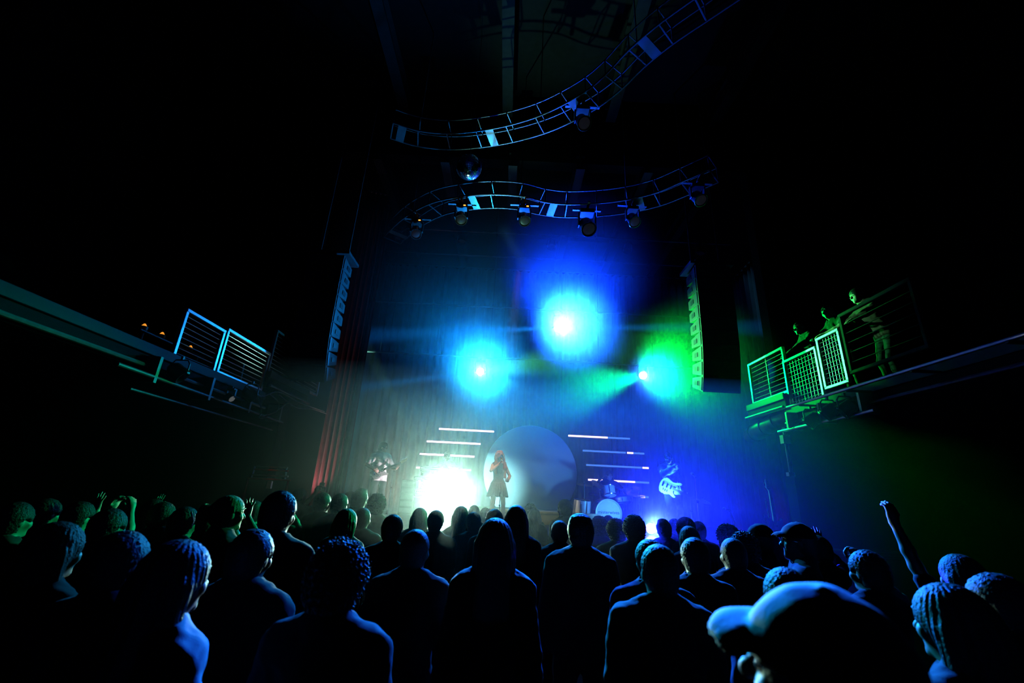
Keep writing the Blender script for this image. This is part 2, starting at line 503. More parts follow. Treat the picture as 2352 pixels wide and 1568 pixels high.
# ---- line array loudspeakers
def line_array(x, y, z_top, n, label, side):
    t = thing('line_array', label, 'loudspeaker', (x, y, z_top))
    cw, ch, cd = 0.72, 0.283, 0.50
    z, yy, ang = 0.0, 0.0, math.radians(-1)
    fr = MB().box((0, 0.05, 0.09), (0.9, 0.6, 0.06)).box((0.3, 0.05, 0.15), (0.05, 0.5, 0.06)).box((-0.3, 0.05, 0.15), (0.05, 0.5, 0.06))
    fr.build('flying_frame', DIMSTEEL, t)
    for sx in (-0.3, 0.3):
        MB().cyl((sx, 0.05, 0.15), (sx, 0.05, 11.55 - z_top), 0.018, n=6).build('hoist_chain', DIMSTEEL, t)
    for i in range(n):
        d = Vector((0, math.sin(ang), -math.cos(ang)))
        top = Vector((0, yy, z))
        c = top + d * (ch / 2)
        Rm = Matrix.Rotation(ang, 3, 'X')
        poly = [(-cd / 2, -ch / 2 - 0.012), (-cd / 2, ch / 2 + 0.012), (cd / 2, ch / 2 - 0.05), (cd / 2, -ch / 2 + 0.05)]   # y, z: wedge
        m4 = Matrix.Translation(c) @ Rm.to_4x4() @ Matrix(((0, 0, 1, -cw / 2), (1, 0, 0, 0), (0, 1, 0, 0), (0, 0, 0, 1)))
        cb = MB().prism(poly, cw, m4).build('cabinet', SPK, t)
        g = MB().box(c + Rm @ Vector((0, -cd / 2 - 0.006, 0)), (cw - 0.06, 0.014, ch - 0.05), Rm)
        g.build('grille', GRILLE, cb)
        for sx in (-1, 1):
            MB().box(c + Rm @ Vector((sx * (cw / 2 + 0.006), -0.17, 0)), (0.014, 0.07, ch - 0.03), Rm).build('rigging_plate', DIMSTEEL, cb)
            MB().box(c + Rm @ Vector((sx * (cw / 2 + 0.004), 0.06, 0)), (0.01, 0.14, 0.09), Rm).build('handle_recess', BLACK, cb)
        z += d.z * ch
        yy += d.y * ch
        ang += math.radians(0.8 if i < n - 4 else 4.5)
    return t


SPK = mat('textured_cabinet_paint', (0.10, 0.10, 0.105), 0.6, bump=0.3, bscale=200)
line_array(4.06, 8.15, 6.44, 9, 'tall hanging column of black speaker cabinets right of the stage, edges lit green', 1)
line_array(-3.88, 8.15, 6.25, 9, 'tall hanging column of dark speaker cabinets left of the stage', -1)


# ---- LED bars on two stands behind the band
SEG_W = glow('lit_segment', (1.0, 0.70, 0.98), 2.2)
SEG_D = glow('dim_segment', (0.10, 0.30, 1.0), 0.8)
BARS = [  # x0, y0, x1, y1, lit ranges, which
    (1008, 985, 1135, 990.5, [(0.0, 1.0, 0)], 'left top'), (980, 1013, 1104, 1019.5, [(0, 1, 0)], 'left second'), (964, 1042, 1090, 1048.5, [(0, 1, 0)], 'left third'),
    (956, 1073, 1082, 1080, [(0, 1, 0)], 'left fourth'), (955, 1104, 1082, 1112, [(0, 0.33, 0), (0.6, 1, 0)], 'left bottom'),
    (1305, 999, 1447, 1008.5, [(0, 0.64, 0), (0.64, 1, 1)], 'right top'), (1338, 1034, 1480, 1042, [(0, .7, 1), (.72, .82, 0), (.82, 1, 1)], 'right second'),
    (1346, 1067, 1490, 1075, [(0, .89, 1), (.9, 1, 0)], 'right third'), (1350.5, 1101, 1491, 1108.5, [(0, .24, 0), (.42, .77, 0), (.77, 1, 1)], 'right fourth'),
    (1352, 1134, 1490, 1142, [(.82, .94, 0), (.94, 1, 1)], 'right bottom')]
BAR_Y = 12.95
NTH = {'top': 'topmost', 'second': 'second from the top', 'third': 'third from the top', 'fourth': 'fourth from the top', 'bottom': 'lowest'}
for x0, y0, x1, y1, segs, which in BARS:
    a, b = at(x0, y0, BAR_Y), at(x1, y1, BAR_Y)
    sd, nth = which.split()
    zc = (a.z + b.z) / 2
    t = thing('light_bar', 'slim white light bar %s of the disc, %s of its five' % (sd, NTH[nth]), 'light bar', ((a.x + b.x) / 2, BAR_Y, zc), group='light bars %s of the disc' % sd)
    L = b.x - a.x
    MB().rbox((0, 0.025, 0), (L, 0.045, 0.075), 0.008).build('housing', BLACK, t)
    for s0, s1, dim in segs:
        MB().box((-L / 2 + L * (s0 + s1) / 2, -0.004, 0), (L * (s1 - s0) - 0.006, 0.02, 0.048)).build('dim_segment' if dim else 'lit_segment', SEG_D if dim else SEG_W, t)
    MB().box((0, 0.075, 0), (0.06, 0.06, 0.05)).build('bracket', BLACK, t)
for sd, xs in (('left', (1040, 1062)), ('right', (1397, 1420))):
    p = at(xs[0], 1100, BAR_Y)
    q = at(xs[1], 990, BAR_Y)
    xm = (p.x + q.x) / 2
    t = thing('bar_stand', 'slim black upright that carries the %s light bars' % sd, 'stand', (xm, BAR_Y + 0.14, STAGE_Z))
    MB().cyl((0, 0, 0.02), (0, 0, 2.5), 0.022, n=8).build('upright', BLACK, t)
    MB().rbox((0, 0, 0.012), (0.5, 0.4, 0.024), 0.005).build('foot_plate', BLACK, t)

# ---- the big disc and the riser
dc = at(1218, 1085, 13.45)
rad = (at(1324, 1088, 13.45) - at(1112, 1081, 13.45)).length / 2
t = thing('round_backdrop', 'huge pale fabric disc standing behind the singer', 'backdrop disc', (dc.x, 13.45, STAGE_Z))
cz = dc.z - STAGE_Z
MB().lathe([(rad - 0.02, -0.03), (rad - 0.02, -0.035), (0.0001, -0.04)], 96, (0, 0.0, cz), (0, 1, 0)).build('fabric_face', WHITEF, t, 60)
MB().torus(rad - 0.015, 0.03, (0, 0.0, cz), (0, 1, 0), 96, 8).build('hoop', WHITEF, t, 60)
for sx in (-0.7, 0.7):
    MB().tube([(sx, 0.06, cz + 0.6), (sx, 0.06, 0.02)], 0.02, 8).build('prop', BLACK, t)
    MB().box((sx, 0.2, 0.02), (0.06, 0.4, 0.04)).build('foot', BLACK, t)
t = thing('stage_riser', 'low cream platform in front of the big disc', 'platform', (0.75, 12.2, STAGE_Z))
MB().rbox((0, 0, 0.28), (3.3, 1.9, 0.06), 0.008).build('platform_top', CREAM, t)
MB().box((0, -0.92, 0.13), (3.24, 0.03, 0.24)).build('fascia', CREAM, t)
for sx in (-1, 1):
    MB().box((sx * 1.61, 0, 0.13), (0.03, 1.84, 0.24)).build('side_panel', CREAM, t)


# ---- microphone stands
def mic_stand(base, top, label, boom=None, clip_aim=(0, 0.6, 0.3)):
    base, top = Vector(base), Vector(top)
    t = thing('microphone_stand', label, 'mic stand', base)
    v = top - base
    MB().lathe([(0.14, 0), (0.14, 0.012), (0.12, 0.025), (0.03, 0.035), (0.0001, 0.035)], 24).build('round_base', DIMSTEEL, t, 30)
    h = v.z
    MB().tube([(0, 0, 0.03), (0, 0, h * 0.6)], 0.014, 8).build('pole', CHROME, t)
    MB().tube([(0, 0, h * 0.6), (0, 0, h)], 0.009, 8).build('upper_pole', CHROME, t)
    MB().cyl((0, 0, h * 0.58), (0, 0, h * 0.63), 0.02, n=10).build('clutch', BLACK, t)
    end = Vector((0, 0, h))
    if boom is not None:
        bv = Vector(boom) - base
        MB().tube([end - (bv - end) * 0.25, bv], 0.008, 8).build('boom', CHROME, t)
        end = bv
    ca = Vector(clip_aim).normalized()
    MB().cyl(end - ca * 0.02, end + ca * 0.04, 0.018, n=10).build('clip', BLACK, t)
    mic = MB().lathe([(0.011, -0.09), (0.016, 0.04), (0.018, 0.06)], 14, end + ca * 0.06, ca).build('microphone', BLACK, t, 30)
    MB().lathe([(0.018, 0.06), (0.026, 0.08), (0.027, 0.10), (0.018, 0.125), (0.0001, 0.132)], 14, end + ca * 0.06, ca).build('mesh_ball', STEEL, mic, 50)
    return t


b = atz(1610, 1243, STAGE_Z)
tp = at(1599, 1095, b.y)
mic_stand(b, (b.x, b.y, tp.z), 'tall straight microphone stand in front of the bassist, alone at the right')
b = at(1590, 1200, 10.9)
mic_stand((b.x, 10.9, STAGE_Z), (b.x, 10.9, at(1586, 1140, 10.9).z), 'short microphone stand behind the tall one near the bassist')
b = at(1680, 1230, 9.3)
p1 = at(1688, 1200, 9.3)
mic_stand((b.x + 0.1, 9.3, STAGE_Z), (b.x + 0.1, 9.3, p1.z), 'boom microphone stand with a small bright microphone, right of the curly haired man', boom=at(1677, 1173, 9.3), clip_aim=(-0.7, -0.3, 0.2))
b = at(1148, 1190, 10.15)
mic_stand((b.x - 0.02, 10.15, STAGE_Z), (b.x - 0.02, 10.15, at(1150, 1130, 10.15).z), 'slim microphone stand beside the legs of the singer')
b = at(897, 1130, 11.4)
mic_stand((b.x, 11.4, STAGE_Z), (b.x, 11.4, at(894, 1078, 11.4).z), 'microphone stand by the neck of the white guitar', boom=at(893, 1065, 11.3))
b = at(1022, 1150, 12.0)
mic_stand((b.x, 12.0, STAGE_Z), (b.x, 12.0, at(1020, 1075, 12.0).z), 'microphone stand in the glare in front of the keyboard player', boom=at(1019, 1060, 11.9))

# ---- keyboards in the glare
t = thing('keyboard_stand', 'dark folding keyboard stand in the glare at the left', 'keyboard stand', (-1.75, 12.05, STAGE_Z))
for sy in (-0.12, 0.12):
    MB().tube([(-0.42, sy, 0.02), (0.42, sy, 0.86)], 0.018, 8).build('leg', DIMSTEEL, t)
    MB().tube([(0.42, sy, 0.02), (-0.42, sy, 0.86)], 0.018, 8).build('leg', DIMSTEEL, t)
for sx in (-0.42, 0.42):
    MB().tube([(sx, -0.2, 0.02), (sx, 0.2, 0.02)], 0.016, 8).build('foot', DIMSTEEL, t)
    MB().tube([(sx, -0.2, 0.875), (sx, 0.2, 0.875)], 0.016, 8).build('support_bar', DIMSTEEL, t)


def keyboard(loc, w, label):
    t = thing('stage_keyboard', label, 'keyboard', loc)
    MB().rbox((0, 0, 0.05), (w, 0.32, 0.09), 0.012).build('body', PLASTIC, t)
    n = int(w / 0.0235) - 4
    IV = mat('ivory_key', (0.7, 0.7, 0.68), 0.3, vary=0.03)
    wk, bk = MB(), MB()
    for i in range(n):
        x = -w / 2 + 0.05 + i * 0.0235
        wk.box((x, 0.085, 0.103), (0.0215, 0.13, 0.014))
        if i % 7 in (0, 1, 3, 4, 5):
            bk.box((x + 0.0117, 0.06, 0.114), (0.012, 0.085, 0.014))
    stuff(wk.build('white_keys', IV, t))
    stuff(bk.build('black_keys', PLASTIC, t))
    MB().box((0, -0.162, 0.05), (w - 0.06, 0.006, 0.03)).build('rear_strip', STEEL, t)
    return t


keyboard((-1.75, 12.05, STAGE_Z + 0.895), 1.25, 'long lower keyboard on the stand in front of the keyboard player')
t = thing('keyboard_stand', 'raised bracket that holds the upper keyboard', 'keyboard stand', (-1.75, 12.2, STAGE_Z))
for sx in (-0.5, 0.5):
    MB().tube([(sx, 0.22, 0.0), (sx, 0.22, 1.1), (sx, -0.1, 1.14)], 0.018, 8).build('arm', DIMSTEEL, t)
    MB().box((sx, 0.1, 0.012), (0.05, 0.5, 0.024)).build('foot', DIMSTEEL, t)
keyboard((-1.75, 12.22, STAGE_Z + 1.16), 1.05, 'shorter upper keyboard above the lower one')

# ---- amplifier stack and small gear beside the pink lamp
b = at(968, 1150, 11.9)
t = thing('amplifier_stack', 'pale upright amplifier with a small head beside the pink lamp', 'amplifier', (b.x, 11.9, STAGE_Z))
PALE = mat('pale_tolex', (0.6, 0.58, 0.56), 0.6, vary=0.06)
MB().rbox((0, 0, 0.26), (0.42, 0.3, 0.50), 0.02).build('speaker_cabinet', PALE, t)
MB().box((0, -0.152, 0.26), (0.35, 0.012, 0.42)).build('grille_cloth', VELVET, t)
hd = MB().rbox((0, 0, 0.61), (0.36, 0.24, 0.17), 0.015).build('amplifier_head', PALE, t)
MB().box((0, -0.122, 0.62), (0.30, 0.008, 0.07)).build('control_panel', ALU, hd)
for k in range(6):
    MB().cyl((-0.12 + k * 0.048, -0.124, 0.62), (-0.12 + k * 0.048, -0.142, 0.62), 0.012, n=8).build('knob', PLASTIC, hd)
MB().tube([(-0.09, 0, 0.695), (-0.08, 0, 0.73), (0.08, 0, 0.73), (0.09, 0, 0.695)], 0.01, 6).build('carry_handle', PLASTIC, hd)
b = at(941, 1120, 12.6)
t = thing('equipment_rack', 'narrow black rack of boxes between the guitarist and the keyboards', 'rack', (b.x, 12.6, STAGE_Z))
MB().rbox((0, 0, 0.45), (0.4, 0.4, 0.9), 0.015).build('case_body', BLACK, t)
for k in range(5):
    MB().rbox((0, -0.205, 0.13 + k * 0.165), (0.34, 0.02, 0.12), 0.004).build('rack_unit', DIMSTEEL, t)
b = at(889, 1122, 12.4)
ORL = glow('orange_lamp', (1.0, 0.16, 0.02), 1.5)
t = thing('floor_light', 'small orange lamp on the stage behind the guitarist', 'stage light', (b.x, 12.4, STAGE_Z))
MB().rbox((0, 0, 0.06), (0.2, 0.14, 0.1), 0.01).build('housing', PLASTIC, t)
MB().box((0, 0.072, 0.07), (0.16, 0.006, 0.06)).build('lens', ORL, t)
light('orange_wash', 'SPOT', (b.x, 12.5, STAGE_Z + 0.16), (1.0, 0.16, 0.03), 60, 0.03, (b.x - 0.1, 13.9, 2.2), 80, 0.9)
b = at(1722, 1210, 10.3)
t = thing('floor_light', 'small purple lamp on the stage far right by the side drape', 'stage light', (b.x, 10.3, STAGE_Z))
MB().rbox((0, 0, 0.06), (0.2, 0.14, 0.1), 0.01).build('housing', PLASTIC, t)
MB().box((0.03, 0.072, 0.07), (0.16, 0.006, 0.06)).build('lens', glow('purple_lamp', (0.5, 0.02, 1.0), 1.0), t)
light('purple_wash', 'SPOT', (b.x, 10.4, STAGE_Z + 0.16), (0.55, 0.0, 1.0), 4, 0.03, (6.6, 11.2, 1.8), 40, 0.9)
t = thing('floor_light', 'small red lamp on the floor in front of the reddish side drapes', 'stage light', (-3.75, 8.75, STAGE_Z))
MB().rbox((0, 0, 0.06), (0.2, 0.14, 0.1), 0.01).build('housing', PLASTIC, t)
MB().box((-0.03, 0.02, 0.113), (0.14, 0.1, 0.006)).build('lens', glow('red_lamp', (1.0, 0.05, 0.06), 1.5), t)
light('red_wash', 'SPOT', (-3.75, 8.8, STAGE_Z + 0.2), (1.0, 0.40, 0.45), 40, 0.04, (-4.0, 10.0, 4.2), 70, 0.9)


# ------------------------------------------------------------------ drum kit
SHELL = mat('pale_drum_shell', (0.55, 0.58, 0.6), 0.3, vary=0.08)
DHEAD = mat('drum_skin', (0.72, 0.72, 0.72), 0.6, vary=0.04)
BRASS = mat('cymbal_bronze', (0.75, 0.55, 0.25), 0.25, 1.0, vary=0.1, scale=20)
INK = mat('navy_lettering', (0.01, 0.012, 0.05), 0.6)


def drum(name, label, loc, r, depth, axis, lugs=8, cat='drum'):
    t = thing(name, label, cat, loc)
    ax = Vector(axis).normalized()
    sh = MB().lathe([(r, -depth / 2), (r, depth / 2)], 36, (0, 0, 0), ax).build('shell', SHELL, t, 30)
    MB().lathe([(0.0001, 0), (r * 0.96, 0.0), (r * 1.0, -0.006)], 36, ax * (depth / 2 + 0.004), ax).build('drum_head', DHEAD, t, 30)
    MB().lathe([(r * 1.0, 0.006), (r * 0.96, 0.0), (0.0001, 0)], 36, -ax * (depth / 2 + 0.004), ax).build('drum_head', DHEAD, t, 30)
    for s in (-1, 1):
        MB().torus(r * 1.025, 0.012 if r < 0.25 else 0.02, ax * s * depth / 2, ax, 40, 6).build('hoop', CHROME if r < 0.25 else SHELL, t, 40)
    u = ax.orthogonal().normalized()
    w = ax.cross(u)
    for k in range(lugs):
        a = 2 * PI * (k + 0.5) / lugs
        o = (u * math.cos(a) + w * math.sin(a)) * (r + 0.012)
        MB().tube([o - ax * depth * 0.45, o - ax * depth * 0.15, o + ax * depth * 0.15, o + ax * depth * 0.45], [0.004, 0.011, 0.011, 0.004], 6).build('lug', CHROME, sh)
    return t


bc = at(1396, 1168, 11.45)
BR = 0.315
bd = drum('bass_drum', 'large bass drum facing the hall with dark lettering across its pale front', (bc.x, 11.65, STAGE_Z + BR + 0.02), BR, 0.40, (0.10, -1, 0), 10)
for sx in (-1, 1):
    MB().tube([(sx * 0.29, -0.05, -0.12), (sx * 0.45, -0.22, -BR - 0.02)], 0.009, 6).build('spur', CHROME, bd)
fc = bpy.data.curves.new('lettering', 'FONT')
fc.body = 'misterwives'
fc.align_x, fc.align_y = 'CENTER', 'CENTER'
fc.size, fc.extrude, fc.offset = 0.105, 0.001, 0.0008
fo = bpy.data.objects.new('lettering_source', fc)
me = bpy.data.meshes.new_from_object(fo)
bpy.data.objects.remove(fo)
me.materials.clear()
me.materials.append(INK)
w = max(v.co.x for v in me.vertices) - min(v.co.x for v in me.vertices)
sx = 0.535 / w
for v in me.vertices:
    v.co.x *= sx
me.name = 'lettering'
lt = bpy.data.objects.new('lettering', me)
COL.objects.link(lt)
lt.parent = bd
axv = Vector((0.10, -1, 0)).normalized()
ux = Vector((0, 0, 1)).cross(axv).normalized() * 1.0
lt.matrix_local = Matrix.Translation(axv * 0.2065 + Vector((0, 0, 0.02))) @ Matrix((ux, Vector((0, 0, 1)), ux.cross(Vector((0, 0, 1))))).transposed().to_4x4()


def legs3(t, z_top, spread, z0=0.0, r=0.01):
    for k in range(3):
        a = 2 * PI * k / 3 + 0.4
        MB().tube([(0, 0, z_top), (spread * math.cos(a), spread * math.sin(a), z0 + 0.012)], r, 6).build('leg', CHROME, t)


ft = drum('floor_tom', 'deep pale floor tom left of the bass drum', (bc.x - 0.62, 11.55, STAGE_Z + 0.42), 0.20, 0.40, (0.05, -0.1, 1), 8)
for k in range(3):
    a = 2 * PI * k / 3 + 0.3
    MB().tube([(0.22 * math.cos(a), 0.22 * math.sin(a), 0.1), (0.24 * math.cos(a), 0.24 * math.sin(a), -0.42)], 0.009, 6).build('leg', CHROME, ft)
rt = drum('rack_tom', 'small tom mounted above the bass drum', (bc.x + 0.12, 11.72, STAGE_Z + 0.86), 0.155, 0.22, (-0.05, 0.35, 1), 6)
MB().tube([(0, 0.0, -0.1), (-0.08, -0.02, -0.22)], 0.014, 8).build('mount_post', CHROME, rt)
sn = drum('snare_drum', 'shallow snare drum right of the bass drum on a stand', (bc.x + 0.52, 11.95, STAGE_Z + 0.66), 0.18, 0.14, (-0.1, 0.15, 1), 8)
MB().cyl((0, 0, -0.08), (0, 0, -0.4), 0.014, n=8).build('stand_pole', CHROME, sn)
for k in range(3):
    a = 2 * PI * k / 3 + 0.4
    MB().tube([(0, 0, -0.38), (0.26 * math.cos(a), 0.26 * math.sin(a), -0.648)], 0.01, 6).build('leg', CHROME, sn)


def cymbal(px, py, y, r, label, tilt=(0.1, -0.25, 1), hat=False):
    p = at(px, py, y)
    t = thing('cymbal', label, 'cymbal', (p.x, y, STAGE_Z))
    h = p.z - STAGE_Z
    MB().tube([(0, 0, 0.3), (0, 0, h + 0.06)], 0.011, 8).build('stand_pole', CHROME, t)
    legs3(t, 0.42, 0.26)
    ax = Vector(tilt).normalized()
    prof = [(0.0001, 0.03), (r * 0.12, 0.028), (r * 0.2, 0.014), (r * 0.6, 0.004), (r, -0.012), (r, -0.015), (r * 0.6, 0.001), (r * 0.2, 0.010), (0.0001, 0.024)]
    MB().lathe(prof, 36, (0, 0, h), ax).build('cymbal_plate', BRASS, t, 40)
    if hat:
        MB().lathe([(q, -z - 0.02) for q, z in prof][::-1], 36, (0, 0, h - 0.03), ax).build('cymbal_plate', BRASS, t, 40)
    MB().cyl((0, 0, h + 0.05), (0, 0, h + 0.075), 0.014, n=8).build('wing_nut', CHROME, t)
    return t


cymbal(1378, 1114, 11.9, 0.24, 'crash cymbal tilted on the left of the drum kit', (0.5, -0.5, 1))
cymbal(1452, 1126, 12.1, 0.25, 'ride cymbal on the right of the drum kit', (-0.35, -0.45, 1))
cymbal(1468, 1136, 11.7, 0.18, 'pair of hi-hat cymbals at the far right of the drum kit', (0, -0.05, 1), True)
cymbal(1342, 1112, 11.5, 0.21, 'small cymbal on the outer left stand of the drum kit', (0.1, 0.1, 1))
st = thing('drum_stool', 'round black drum stool behind the kit', 'stool', (bc.x + 0.2, 12.45, STAGE_Z))
MB().lathe([(0.0001, 0.44), (0.15, 0.44), (0.17, 0.46), (0.17, 0.50), (0.14, 0.52), (0.0001, 0.52)], 24).build('seat', PLASTIC, st, 40)
MB().cyl((0, 0, 0.2), (0, 0, 0.44), 0.02, n=8).build('pole', CHROME, st)
legs3(st, 0.3, 0.24)


# ------------------------------------------------------------------ trusses and mirror ball
def smooth_path(pts, n=6):
    out = []
    P = [pts[0]] + pts + [pts[-1]]
    for i in range(1, len(P) - 2):
        for k in range(n):
            t = k / n
            a, b, c, d = P[i - 1], P[i], P[i + 1], P[i + 2]
            out.append(0.5 * ((2 * b) + (c - a) * t + (2 * a - 5 * b + 4 * c - d) * t * t + (3 * b - a - 3 * c + d) * t ** 3))
    out.append(pts[-1])
    return out


TRUSSM = mat('truss_tube', (0.11, 0.11, 0.115), 0.35, 0.8, vary=0.15)


def curved_truss(pix, z, width, height, label, step=7, drops=()):
    pts = [atz(x, y, z) for x, y in pix]
    path = smooth_path(pts, 7)
    o = sum(path, Vector()) / len(path)
    o.z = z
    t = thing('curved_truss', label, 'truss', o)
    L, Rr, N = [], [], []
    for i, p in enumerate(path):
        d = path[min(i + 1, len(path) - 1)] - path[max(i - 1, 0)]
        nn = Vector((-d.y, d.x, 0)).normalized() * width / 2
        L.append(p + nn - o)
        Rr.append(p - nn - o)
    up = Vector((0, 0, height))
    MB().tube(L, 0.019, 8).build('lower_chord', TRUSSM, t, 60)
    MB().tube(Rr, 0.019, 8).build('lower_chord', TRUSSM, t, 60)
    MB().tube([q + up for q in L], 0.014, 8).build('upper_chord', TRUSSM, t, 60)
    MB().tube([q + up for q in Rr], 0.014, 8).build('upper_chord', TRUSSM, t, 60)
    for i in range(0, len(path), step):
        MB().tube([L[i], Rr[i]], 0.016, 6).build('rung', TRUSSM, t)
        MB().tube([L[i], L[i] + up], 0.012, 6).build('post', TRUSSM, t)
        MB().tube([Rr[i], Rr[i] + up], 0.012, 6).build('post', TRUSSM, t)
        MB().tube([L[i] + up, Rr[i] + up], 0.010, 6).build('rung', TRUSSM, t)
    for i in range(step // 2, len(path), step * 3):
        d = (L[i] - Rr[i])
        MB().box((L[i] + Rr[i]) / 2, (0.16, d.length, 0.03), Matrix.Rotation(math.atan2(d.y, d.x) - PI / 2, 3, 'Z')).build('joint_plate', TRUSSM, t)
    for i in range(step, len(path), step * 4):
        MB().cyl((L[i] + Rr[i]) / 2 + up, Vector(((L[i] + Rr[i]).x / 2, (L[i] + Rr[i]).y / 2, 11.48 - z)), 0.012, n=6).build('hanger_cable', DIMSTEEL, t)
    return t, path


tr1, path1 = curved_truss([(900, 552), (945, 512), (1000, 482), (1060, 468), (1130, 462), (1195, 466), (1245, 478), (1300, 484), (1370, 482), (1440, 474), (1510, 458), (1575, 432), (1640, 404)], 7.8, 0.46, 0.34, 'snaking ladder truss hanging lower, just above the stage opening')
tr2, path2 = curved_truss([(900, 300), (960, 318), (1030, 325), (1100, 320), (1170, 308), (1240, 288), (1300, 262), (1360, 228), (1410, 188), (1465, 132), (1530, 78), (1610, 22), (1700, -40)], 8.5, 0.42, 0.34, 'higher curved ladder truss sweeping up out of sight above the mirror ball')

mp = at(1077, 384, 7.0)
t = thing('mirror_ball', 'mirror ball of small tiles hanging left of the middle under the trusses', 'mirror ball', mp)
MIR = mat('mirror_tile', (0.85, 0.85, 0.85), 0.18, 1.0, vary=0.03)
GROUT = mat('ball_core', (0.02, 0.02, 0.02), 0.7)
Rb = 0.245
core = MB().lathe([(0.0001 + Rb * 0.97 * math.sin(PI * k / 16), -Rb * 0.97 * math.cos(PI * k / 16)) for k in range(17)], 28)
core.build('core', GROUT, t, 60)
tl = MB()
nr = 22
for j in range(nr):
    la = -PI / 2 + PI * (j + 0.5) / nr
    m = max(4, int(2 * nr * math.cos(la)))
    for k in range(m):
        lo = 2 * PI * k / m
        nvec = Vector((math.cos(la) * math.cos(lo), math.cos(la) * math.sin(lo), math.sin(la)))
        jit = Vector((RNG.normal(0, .05), RNG.normal(0, .05), RNG.normal(0, .05)))
        Rm = (nvec + jit).to_track_quat('Z', 'Y').to_matrix()
        s = PI * Rb / nr * 0.9
        tl.box(nvec * Rb, (min(s, 2 * PI * Rb * math.cos(la) / m * 0.9), s, 0.008), Rm)
stuff(tl.build('mirror_tiles', MIR, t))
MB().lathe([(0.05, Rb - 0.01), (0.05, Rb + 0.04), (0.015, Rb + 0.06)], 16).build('cap', ALU, t)
MB().cyl((0, 0, Rb + 0.05), (0, 0, 11.48 - mp.z), 0.006, n=6).build('hanging_rod', DIMSTEEL, t)

# lamps that hang from the two trusses
AMB = glow('amber_glint', (1.0, 0.38, 0.05), 2.0)  # glowing dots that stand in for orange glints on the lamps


def truss_head(px, py, z_truss, dz, label, s=0.13, amber=False):
    p = atz(px, py, z_truss)
    q = Vector((p.x, p.y, z_truss - dz))
    t = moving_head(q, q + Vector((0.2, -0.6, -1)), s, (0.02, 0.02, 0.03), 0.2, label, True)
    MB().cyl((0, 0.1 * s, 2.7 * s), (0, 0.1 * s, dz), 0.02, n=8).build('drop_pipe', DIMSTEEL, t)
    MB().box((0, 0.1 * s, dz), (0.62, 0.05, 0.03)).build('mount_bar', DIMSTEEL, t)
    MB().box((0, 0.1 * s, dz), (0.05, 0.62, 0.03)).build('mount_bar', DIMSTEEL, t)
    if amber:
        MB().rbox((0.5 * s, -0.68 * s, 2.0 * s), (0.05, 0.02, 0.025), 0.004).build('painted_glint', AMB, t)
    MB().torus(0.97 * s, 0.02 * s + 0.004, (Vector((0.2, -0.6, -1)).normalized() * 0.95 * s), (0.2, -0.6, -1), 28, 6).build('lens_rim', CHROME, t, 50)
    return t


truss_head(1348, 482, 7.8, 0.42, 'large unlit lamp below the middle of the lower curved truss', 0.17)
truss_head(1205, 470, 7.8, 0.36, 'small lamp with an added warm beam below the lower curved truss at its bend', amber=True)
truss_head(1452, 472, 7.8, 0.36, 'unlit lamp below the lower curved truss right of the middle')
truss_head(1062, 468, 7.8, 0.36, 'unlit lamp below the left part of the lower curved truss', amber=True)
truss_head(1600, 420, 7.8, 0.36, 'unlit lamp below the right end of the lower curved truss')
truss_head(960, 502, 7.8, 0.36, 'unlit lamp below the left end of the lower curved truss', amber=True)
truss_head(1338, 244, 8.5, 0.36, 'round unlit lamp below the higher curved truss')


# ------------------------------------------------------------------ balconies
def rail_panel(plane_x, corners, kind, name, label, nb=10, nv=0, group=None, STEEL=STEEL):
    """corners: pixels top-far, top-near, bottom-far, bottom-near on the plane x = plane_x"""
    tf, tn, bf, bn = [atx(x, y, plane_x) for x, y in corners]
    y0, y1 = (tf.y + bf.y) / 2, (tn.y + bn.y) / 2
    zt0, zt1, zb0, zb1 = tf.z, tn.z, bf.z, bn.z
    zt = (zt0 + zt1) / 2
    zb = (zb0 + zb1) / 2
    t = thing(name, label, 'railing', (plane_x, (y0 + y1) / 2, zb), group=group)
    hy = (y0 - y1) / 2
    H = zt - zb
    MB().rbox((0, 0, H), (0.06, 2 * hy, 0.05), 0.008).build('top_rail', STEEL, t)
    MB().rbox((0, 0, 0), (0.05, 2 * hy, 0.05), 0.008).build('bottom_rail', STEEL, t)
    for s in (-1, 1):
        MB().rbox((0, s * (hy - 0.025), H / 2), (0.05, 0.05, H), 0.006).build('post', STEEL, t)
    for k in range(1, nb):
        MB().cyl((0, -hy, H * k / nb), (0, hy, H * k / nb), 0.006 if kind == 'bars' else 0.005, n=6).build('rail_bar', STEEL, t)
    for k in range(1, nv):
        y = -hy + 2 * hy * k / nv
        MB().cyl((0.008, y, 0), (0.008, y, H), 0.005, n=6).build('mesh_wire', STEEL, t)
    return t, y0, y1, zb, zt


BXR, BXL = 5.0, -4.2
ra = rail_panel(BXR, [(1806, 838), (1879, 786), (1812, 945), (1890, 905)], 'mesh', 'balcony_railing', 'wire mesh railing panel lit green on the right balcony', 11, 11)
rb = rail_panel(BXR + 0.02, [(1725, 848), (1803, 783), (1728, 935), (1808, 892)], 'mesh', 'balcony_railing', 'dim railing panel further back on the right balcony, by the stage', 9, 2)
rc = rail_panel(BXR, [(1882, 785), (1935, 745), (1893, 902), (1942, 868)], 'mesh', 'balcony_railing', 'mesh railing panel beside the green one, nearer the hall', 11, 8)
rd = rail_panel(BXR, [(1938, 742), (2110, 605), (1950, 868), (2110, 790)], 'bars', 'balcony_railing', 'long dark railing of the right balcony with a thin blue glint', 6, 0, None, MATT)  # matt black puts the unlit look of this stretch into its colour
la = rail_panel(BXL, [(620, 810), (516, 758), (600, 893), (497, 858)], 'bars', 'balcony_railing', 'lit railing panel of thin horizontal bars on the left balcony', 9, 0)
